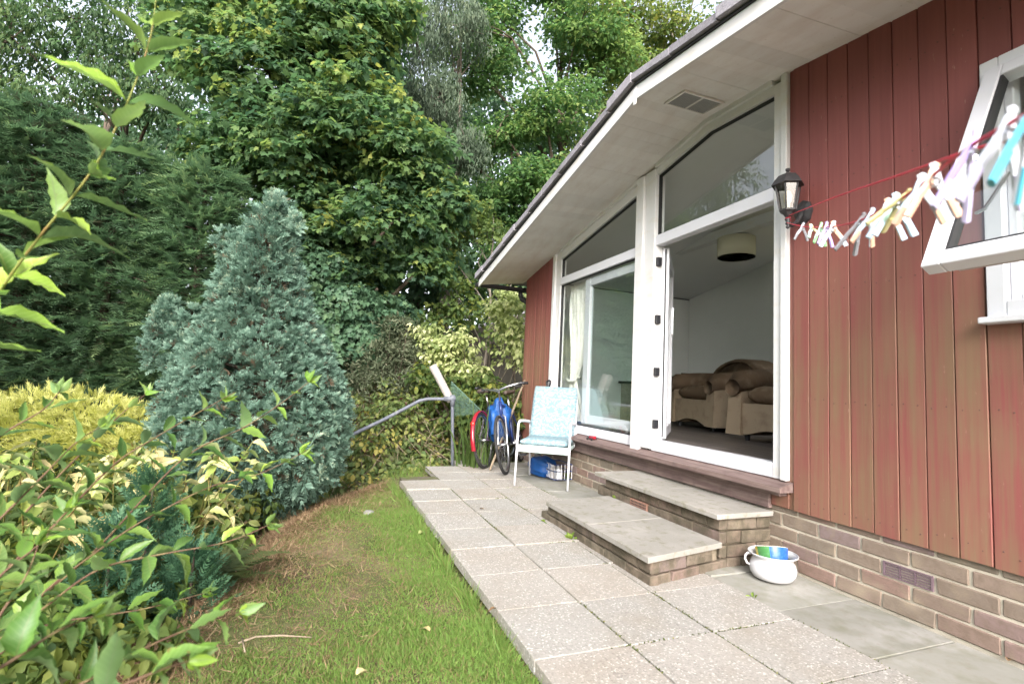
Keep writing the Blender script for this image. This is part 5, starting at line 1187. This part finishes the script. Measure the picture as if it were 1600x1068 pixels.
# far wood behind everything, and the trees past the left edge of the picture
lob = []
for px in range(-300, 1150, 90):
    for py in (560, 480, 400, 320, 250, 180): lob.append((px + RNG.uniform(-30, 30), py + RNG.uniform(-30, 30) + (40 if px > 650 else 0), RNG.uniform(14.5, 18), 1.15))
for px in range(-320, 900, 70):
    for py in (590, 530, 470, 400, 330): lob.append((px + RNG.uniform(-30, 30), py + RNG.uniform(-25, 25), RNG.uniform(11.5, 13.5), .95))
for px in range(640, 1120, 80):
    for py in (60, 140, 220): lob.append((px + RNG.uniform(-30, 30), py + RNG.uniform(-30, 30) + max(0, px - 950) * .3, RNG.uniform(16, 19), 1.1))
C = foliage('woodland', PXL(lob), 13000, 10, .45, .19, 'diamond', LM['wood'], None, .7, 1.0, .5, .25, .95, .9, .85, .18)
tag(bpy.data.objects['woodland'], 'dark mass of woodland far behind the garden trees', 'woodland', None, 'stuff')
mb = MB()
for i in range(40):
    p = gpt(RNG.uniform(-200, 1100), RNG.uniform(13, 16)); h = RNG.uniform(6, 9); mb.tube([p, (p[0] + RNG.normal(0, .3), p[1] + RNG.normal(0, .3), p[2] + h / 2), (p[0] + RNG.normal(0, .6), p[1] + RNG.normal(0, .6), p[2] + h)], [.14, .10, .03], 6)
tag(mb.build('woodland_trunks', MT['bark'], None, True), 'distant tree trunks glimpsed through the foliage', 'woodland', None, 'stuff')
lob = []
for x in np.arange(-9, 8, 1.5):
    for z in (.6, 1.8, 3.0, 4.4, 5.6): lob.append((x + RNG.uniform(-.5, .5), -8.2 + RNG.uniform(-.9, .9) - .15 * z, z, 1.15))
foliage('boundary_hedge', lob, 3000, 10, .36, .16, 'oval', LM['wood'], None, .7, .8, .5, .4, .75, 1.1, .9, .2)
tag(bpy.data.objects['boundary_hedge'], 'tall overgrown hedge along the far left boundary of the garden', 'hedge', None, 'stuff')

# glimpse of a shed roof behind the house corner
sh = thing('garden_shed', 'dark roofed shed half hidden by leaves behind the house corner', 'shed', tuple(gpt(830, 9.4)))
a, b, c = at(735, 512, 9.3), at(840, 478, 9.3), at(880, 470, 9.6)
sd1 = np.array((0, 1.2, 0)); MB().slabpoly([tuple(a), tuple(b), tuple(b + (-1.2, .3, .0)), tuple(a + (-1.2, .3, .0))], [tuple(a - (0, 0, .05)), tuple(b - (0, 0, .05)), tuple(b + (-1.2, .3, -.05)), tuple(a + (-1.2, .3, -.05))]).build('roof', MT['roof'], sh)
MB().slabpoly([tuple(a - (0, .0, .06)), tuple(b - (0, .0, .06)), tuple(b + (-1.1, .3, -.06)), tuple(a + (-1.1, .3, -.06))], [(a[0], a[1], -.3), (b[0], b[1], -.3), (b[0] - 1.1, b[1] + .3, -.3), (a[0] - 1.1, a[1] + .3, -.3)]).build('wall', flat('dark_creosoted_boards', (.05, .045, .035), .9), sh)

# ------------------------------------------------------------------ lawn
n = 420000
x = RNG.uniform(-3.4, 1.5, n); y = RNG.uniform(-3.55, -1.77, n); P = np.stack([x, y, 0 * x], 1)
d = edge_y(x) - y; patch = wob(P, 1.6) + .6 * wob(P, 4.2)
pr = np.clip(1.05 - np.clip(d + .06, 0, 1) / .16, 0, 1) * np.clip(1.1 + .85 * patch, .30, 1) * np.clip((x + 3.6) / .9, .3, 1) * np.clip(2.3 / (np.hypot(x - 2, y + 2.5)), .55, 1)
keep = RNG.random(n) < pr; P = P[keep]; patch = patch[keep]; P[:, 2] = ground_z(P[:, 0], P[:, 1]) - .004; n = len(P)
gl_ = RNG.uniform(.018, .044, n) * np.clip(.85 + .45 * patch + .3 * wob(P, 14), .4, 1.7)
ti = np.clip(.68 + .20 * patch + RNG.normal(0, .17, n) - .5 * (RNG.random(n) < .14) - .12 * np.clip((-1.9 - P[:, 0]) / 1.2, 0, 1), 0, 1)
ax = unit(RNG.normal(0, .75, (n, 3)) * (1, 1, 0) + (0, 0, 1)); 
o = scatter('grass', P, ax, rdir(n) * (1, 1, .2), gl_, RNG.uniform(.003, .0052, n), ti, 'grass', LM['grass']); tag(o, 'patchy green lawn grass beside the paving', 'grass', None, 'stuff')
n = 30000
t = RNG.uniform(-3.3, 1.6, n); off = RNG.normal(.08, .12, n); m_ = RNG.random(n) < .12
x = t; y = edge_y(t) - off * 1.2 - .03 + np.where(m_, RNG.uniform(0, .9, n), .02)
P = np.stack([x, y, 0 * x], 1); k_ = (y < -1.8) & ((off > -.3)) & ((~m_) | (wob(P, 1.6) + .6 * wob(P, 4.2) < -.35)); P = P[k_]; n = len(P)
P[:, 2] = ground_z(P[:, 0], P[:, 1]) + RNG.uniform(.0, .014, n)
o = scatter('dry_thatch', P, unit(RNG.normal(0, 1, (n, 3)) * (1, 1, .16)), np.tile((0, 0, 1.), (n, 1)) + .4 * rdir(n), RNG.uniform(.03, .09, n), RNG.uniform(.002, .004, n), RNG.random(n), 'grass', LM['dead']); tag(o, 'brown dead grass and clippings along the lawn edge', 'dead grass', None, 'stuff')
# taller tufts where the lawn meets the slabs
tf = []; 
for i in range(46):
    xx = RNG.uniform(-3.2, 1.4); k2 = RNG.integers(14, 40); q = np.stack([xx + RNG.normal(0, .035, k2), -1.79 - np.abs(RNG.normal(0, .02, k2)), np.full(k2, -.08)], 1); tf.append(q)
for i in range(60):
    k2 = RNG.integers(10, 26); q = np.stack([RNG.uniform(-4.3, -3.34) + RNG.normal(0, .03, k2), RNG.uniform(-1.72, -1.0) + RNG.normal(0, .03, k2), np.full(k2, -.10)], 1); tf.append(q)
P = np.concatenate(tf); P = P[~((P[:, 1] > -1.38) & (P[:, 0] > -3.78))]; P = P[~((P[:, 1] > -1.78) & (P[:, 0] > -3.34))]; n = len(P)
tag(scatter('edge_grass', P, unit(RNG.normal(0, .4, (n, 3)) * (1, 1, 0) + (0, -.1, 1)), rdir(n), RNG.uniform(.05, .12, n), .005, np.clip(RNG.normal(.6, .2, n), 0, 1), 'grass', LM['grass']), 'longer grass tufts growing along the raw edge of the slabs', 'grass', None, 'stuff')

# ------------------------------------------------------------------ big leaves one by one
def leafmesh(name, m, asp, fold, curl, tint, side=0.0, wave=.02, tooth=.0):
    N = 9; V = []; T = []
    for j in range(N + 1):
        t = j / N; w0 = asp * .5 * (math.sin(math.pi * min(t * 1.02, 1) ** .78) ** .9 if 0 < t < 1 else 0) * (1 - .25 * t) + .004
        tt = tooth * (1 if j % 2 else -1) * (0 < j < N)
        z0 = -curl * t * t + .03 * math.sin(t * 5 + side * 9); c0 = side * t * t
        for s_, k in ((-1, 2.1), (0, 0), (1, 2.9)):
            wd = w0 * (1 + tt) * (1 + .12 * s_ * math.sin(5 * t + k)); zz = (fold * w0 * 2 + wave * math.sin(j * k + k)) * abs(s_)
            V.append((c0 + s_ * wd, t, z0 + zz)); T.append(tint + (.10 if s_ else -.06) * (1 + .5 * math.sin(j * 1.7 + k)) - .15 * (t > .9))
    F = []
    for j in range(N):
        a = 3 * j; F += [(a, a + 1, a + 4, a + 3), (a + 1, a + 2, a + 5, a + 4)]
    me = raw_mesh(name, V, F, m, True); at2 = me.attributes.new('tint', 'FLOAT', 'POINT'); at2.data.foreach_set('value', np.clip(T, 0, 1).astype(np.float32)); return me
def place_leaf(me, parent, p, axis, nrm, L):
    y = Vector(axis).normalized(); z = Vector(nrm); z = (z - y * z.dot(y)).normalized(); x = y.cross(z)
    w_ = worldloc(parent); o = bpy.data.objects.new(me.name.split('.')[0], me); COL.objects.link(o); o.parent = parent
    M = Matrix((x, y, z)).transposed().to_4x4(); o.matrix_basis = Matrix.Translation(Vector(p) - w_) @ M @ Matrix.Scale(L, 4); return o
SL_ = [leafmesh('leaf', LM['shrub'], a, f, c, t, s_, .028, .05) for a, f, c, t, s_ in ((.46, .22, .20, .35, .10), (.40, .38, .32, .5, -.14), (.50, .14, .08, .6, .06), (.38, .46, .46, .25, -.08), (.42, .3, .2, .85, .05), (.34, .30, .30, .45, .18), (.44, .20, -.12, .20, -.16), (.52, .30, .38, .55, 0))]
fs = thing('foreground_shrub', 'leafy green shrub reaching in from the near left with long arching shoots', 'shrub', tuple(at(-60, 1150, 1.3)))
def resample(P, step):
    P = np.array(P); s = spl(P, 160); L = np.concatenate([[0], np.cumsum(np.linalg.norm(np.diff(s, axis=0), axis=1))])
    u = np.arange(step * .4, L[-1], step); return s, np.stack([np.interp(u, L, s[:, k]) for k in range(3)], 1), np.stack([np.interp(u + .01, L, s[:, k]) - np.interp(u - .01, L, s[:, k]) for k in range(3)], 1)
def shoot(pts, leaf, step, r0, m='stem', lightness=0, start=0.0):
    P = [at(*q) for q in pts]; s, N, D = resample(P, step); n = len(s)
    MB().tube(s[::4], [r0 * (1 - .75 * i / len(s[::4])) for i in range(len(s[::4]))], 6).build('stem', MT[m], fs, True)
    for i, (p, d) in enumerate(zip(N, D)):
        f = i / max(1, len(N) - 1)
        if f < start: continue
        d = unit(d); sd_ = np.cross(d, (0, 0, 1.0)); sd_ = unit(sd_); up = np.cross(sd_, d)
        ang = (i % 2) * math.pi / 2 + RNG.normal(0, .35) + .3
        for s_ in (-1, 1):
            lat = s_ * (math.cos(ang) * sd_ + math.sin(ang) * up); ax = unit(d * RNG.uniform(.55, 1.0) + lat * RNG.uniform(.7, 1.0) + np.array((0, 0, -.12)) + .18 * RNG.normal(size=3))
            nr = np.array((0, 0, 1.0)) + d * .25 - lat * .2 + .35 * RNG.normal(size=3)
            L = leaf * RNG.uniform(.72, 1.15) * (1 - .45 * max(0, f - .75) / .25); k = 4 if (f > .8 or RNG.random() < lightness) else (0, 1, 2, 3, 5, 6, 7)[RNG.integers(0, 7)]
            place_leaf(SL_[k], fs, p + lat * r0, ax, nr, L)
    for j in range(4):
        d = unit(D[-1]); place_leaf(SL_[4], fs, N[-1], unit(d + .4 * RNG.normal(size=3)), RNG.normal(size=3), leaf * .55)
shoot([(-60, 560, .92), (0, 455, .88), (60, 372, .86), (140, 272, .85), (190, 180, .85), (232, 70, .85), (245, -15, .86)], 0.097, 0.046, .0030, 'stemg', .45)
shoot([(-20, 1000, 1.25), (60, 935, 1.28), (152, 856, 1.32), (285, 717, 1.42), (380, 668, 1.47), (439, 630, 1.50), (488, 592, 1.54)], 0.078, 0.056, .0036)
shoot([(-10, 905, 1.30), (81, 823, 1.33), (175, 728, 1.36), (240, 685, 1.40), (300, 650, 1.43), (371, 610, 1.46)], 0.076, 0.056, .0034)
shoot([(20, 975, 1.22), (78, 917, 1.25), (135, 873, 1.27), (202, 826, 1.30), (253, 797, 1.33), (331, 759, 1.38), (410, 738, 1.43), (485, 700, 1.48)], 0.076, 0.056, .0034)
shoot([(-20, 1010, 1.05), (60, 955, 1.08), (152, 890, 1.12), (243, 867, 1.16), (354, 846, 1.22), (430, 815, 1.27)], 0.076, 0.050, .0034)
shoot([(-20, 1035, 1.1), (67, 978, 1.15), (162, 961, 1.18), (236, 948, 1.22), (334, 922, 1.28)], 0.069, 0.050, .003)
shoot([(40, 1120, .72), (140, 1060, .76), (230, 1010, .82), (320, 972, .90), (385, 952, .98)], 0.071, 0.049, .003)
shoot([(-90, 760, 1.05), (0, 681, 1.1), (67, 640, 1.15), (95, 608, 1.2)], 0.076, 0.050, .003)
shoot([(40, 800, 1.35), (90, 745, 1.38), (130, 705, 1.4), (186, 650, 1.45), (232, 612, 1.5)], 0.071, 0.054, .003)
shoot([(-60, 870, 1.0), (10, 800, 1.04), (70, 740, 1.08), (120, 690, 1.1), (160, 665, 1.13)], 0.076, 0.050, .003)
shoot([(-60, 960, .95), (10, 890, .98), (60, 850, 1.02), (110, 790, 1.06)], 0.076, 0.050, .003)
shoot([(-80, 1090, .62), (20, 1030, .66), (90, 985, .70), (150, 960, .75)], 0.069, 0.046, .003)
shoot([(60, 1150, .58), (150, 1090, .62), (240, 1050, .66), (300, 1030, .70)], 0.067, 0.046, .003)
shoot([(-60, 1060, .8), (0, 960, .84), (40, 900, .88), (60, 850, .9)], 0.071, 0.046, .003)

HY = [leafmesh('leaf', LM['hyd'], a, f, c, t, .1 * math.sin(9 * t), .03, .04) for a, f, c, t in ((.55, .25, .2, .2), (.5, .4, .35, .45), (.58, .2, .25, .62), (.45, .55, .5, .8), (.5, .3, .3, .95), (.52, .3, .2, .05))]
def yellowing(label, bpx, bd, x0, x1, y0, y1, d0, d1, n):
    hy = thing('yellowing_shrub', label, 'shrub', gpt(bpx, bd), 'yellowing shrubs under the shoots')
    for i in range(n):
        px, py, dp = RNG.uniform(x0, x1), RNG.uniform(y0, y1), RNG.uniform(d0, d1)
        tip = at(px, py, dp); b = np.array(gpt(bpx + RNG.uniform(-80, 80), bd + RNG.uniform(-.2, .2))); md = (tip + b) / 2 + np.array((0, 0, .08)) + RNG.normal(0, .05, 3)
        MB().tube([b, md, tip], [.006, .005, .0025], 5, False).build('stem', MT['stemg'], hy, True)
        d = unit(tip - md)
        for j in range(6):
            a = j * 1.05 + RNG.uniform(0, 1); lat = unit(np.array((math.cos(a), math.sin(a), RNG.normal(-.1, .3))))
            p = tip - d * RNG.uniform(0, .14); place_leaf(HY[RNG.integers(0, 6)], hy, p, lat + .35 * d + np.array((0, 0, -.25)), np.array((0, 0, 1.)) + .5 * RNG.normal(size=3), RNG.uniform(.065, .115))
yellowing('shrub with yellowing autumn leaves at the foot of the blue conifer', 260, 2.95, 150, 410, 685, 850, 2.3, 3.3, 48)
yellowing('yellow-green leaved shrub below the golden cypress behind the long shoots', 70, 2.7, -40, 210, 670, 900, 1.9, 3.0, 46)
# small teal conifers and a fern on the bank
for i, (px, py, dp, h, lab) in enumerate(((235, 800, 2.35, .42, 'small bright teal conifer seedling among the yellowing leaves'), (170, 880, 1.95, .34, 'small teal conifer low down under the shrub shoots'), (300, 900, 2.2, .30, 'tiny dark teal conifer on the bank edge near the fern'))):
    p = at(px, py, dp); b = (p[0], p[1], p[2] - h * .6); t = thing('conifer_seedling', lab, 'conifer', b, 'conifer seedlings'); n = 260
    u = RNG.random(n); th = RNG.uniform(0, 6.28, n); r = .14 * (1 - u * .85) * RNG.uniform(.5, 1, n); C = np.stack([b[0] + r * np.cos(th), b[1] + r * np.sin(th), b[2] + u * h], 1); O = np.stack([np.cos(th), np.sin(th), 0 * th + 1.1], 1)
    fronds('crown', C, O + .4 * rdir(n), rdir(n), RNG.uniform(.07, .12, n), 6, LM['teal'], t, .42, .010, .7); MB().tube([b, (b[0], b[1], b[2] + h)], [.01, .003], 6).build('trunk', MT['bark'], t)
fn = thing('fern', 'feathery fern at the brown edge of the lawn under the shoots', 'fern', tuple(at(352, 905, 2.35)))
b = at(352, 905, 2.35)
for i in range(13):
    a = RNG.uniform(0, 6.28); A = np.array([[math.cos(a), math.sin(a), RNG.uniform(.35, .9)]])
    fronds('frond', b[None] + RNG.normal(0, .015, (1, 3)), A, np.array([[0, 0, 1.]]), np.array([RNG.uniform(.22, .34)]), 18, LM['fern'], fn, .26, .012, 1.25, .35, np.array([RNG.uniform(.3, .8)]))
# low dark growth on the bank under the shrub
lob = PXL([(120, 960, 1.9, .22), (220, 930, 2.2, .20), (60, 900, 2.0, .28), (330, 860, 2.8, .18), (160, 800, 2.9, .35), (60, 760, 3.3, .4), (300, 800, 3.4, .25), (240, 1000, 1.75, .13), (40, 1040, 1.6, .2), (-80, 900, 2.2, .5), (390, 790, 3.7, .2)])
foliage('bank_undergrowth', lob, 900, 9, .09, .06, 'oval', LM['hazel'], None, .6, .8, .4, .3, 1.2, 2, .7, .2, .6, .45)
tag(bpy.data.objects['bank_undergrowth'], 'low dark green undergrowth on the shaded bank', 'undergrowth', None, 'stuff')

# litter on the lawn
def litter(name, label, px, py, L, me_m, tint, cat, z=-.05):
    d = FW + RT * (px - 800) / 788.93 - UP * (py - 534) / 788.93; p = CAM + d * ((z - CAM[2]) / d[2]); me = leafmesh(name, me_m, .6, .3, .3, tint); a = RNG.uniform(0, 6.28)
    root = bpy.data.objects.new(name, me); COL.objects.link(root); root.location = p; root.rotation_euler = (.2, .15, a); root.scale = (L,) * 3; tag(root, label, cat, 'fallen leaves')
litter('fallen_leaf', 'orange-brown fallen leaf on the lawn close to the slabs', 671, 986, .055, LM['hyd'], .97, 'leaf')
litter('fallen_leaf', 'yellow fallen leaf on the grass beside the third slab', 654, 834, .07, LM['hyd'], .5, 'leaf')
litter('fallen_leaf', 'pale brown fallen leaf low on the lawn', 556, 1054, .05, LM['hyd'], .8, 'leaf')
litter('fallen_leaf', 'brown curled leaf on the paving at the brick wall foot', 1575, 1032, .035, LM['dead'], .3, 'leaf', .006)
litter('fallen_leaf', 'red-brown leaf lying on the slab edge', 775, 950, .04, LM['dead'], .2, 'leaf', .006)
litter('fallen_leaf', 'dark leaf lying on a middle slab', 755, 795, .04, LM['dead'], .05, 'leaf', .006)
def gz(px, py, z):
    d = FW + RT * (px - 800) / 788.93 - UP * (py - 534) / 788.93; return CAM + d * ((z - CAM[2]) / d[2])
tag(MB().tube([gz(372, 1004, -.05), gz(400, 994, -.045), gz(440, 992, -.04), gz(487, 995, -.05)], [.0035, .004, .004, .002], 6).tube([gz(378, 996, -.045), gz(383, 1018, -.05)], .003, 5).build('twig', MT['wood'], None, True), 'pale bent twig lying on the lawn', 'twig')
tag(lump('stone', gz(577, 801, -.06), (.05, .04, .02), MT['flag'], None, .3, .1, 3), 'small grey stone half sunk in the far lawn', 'stone')
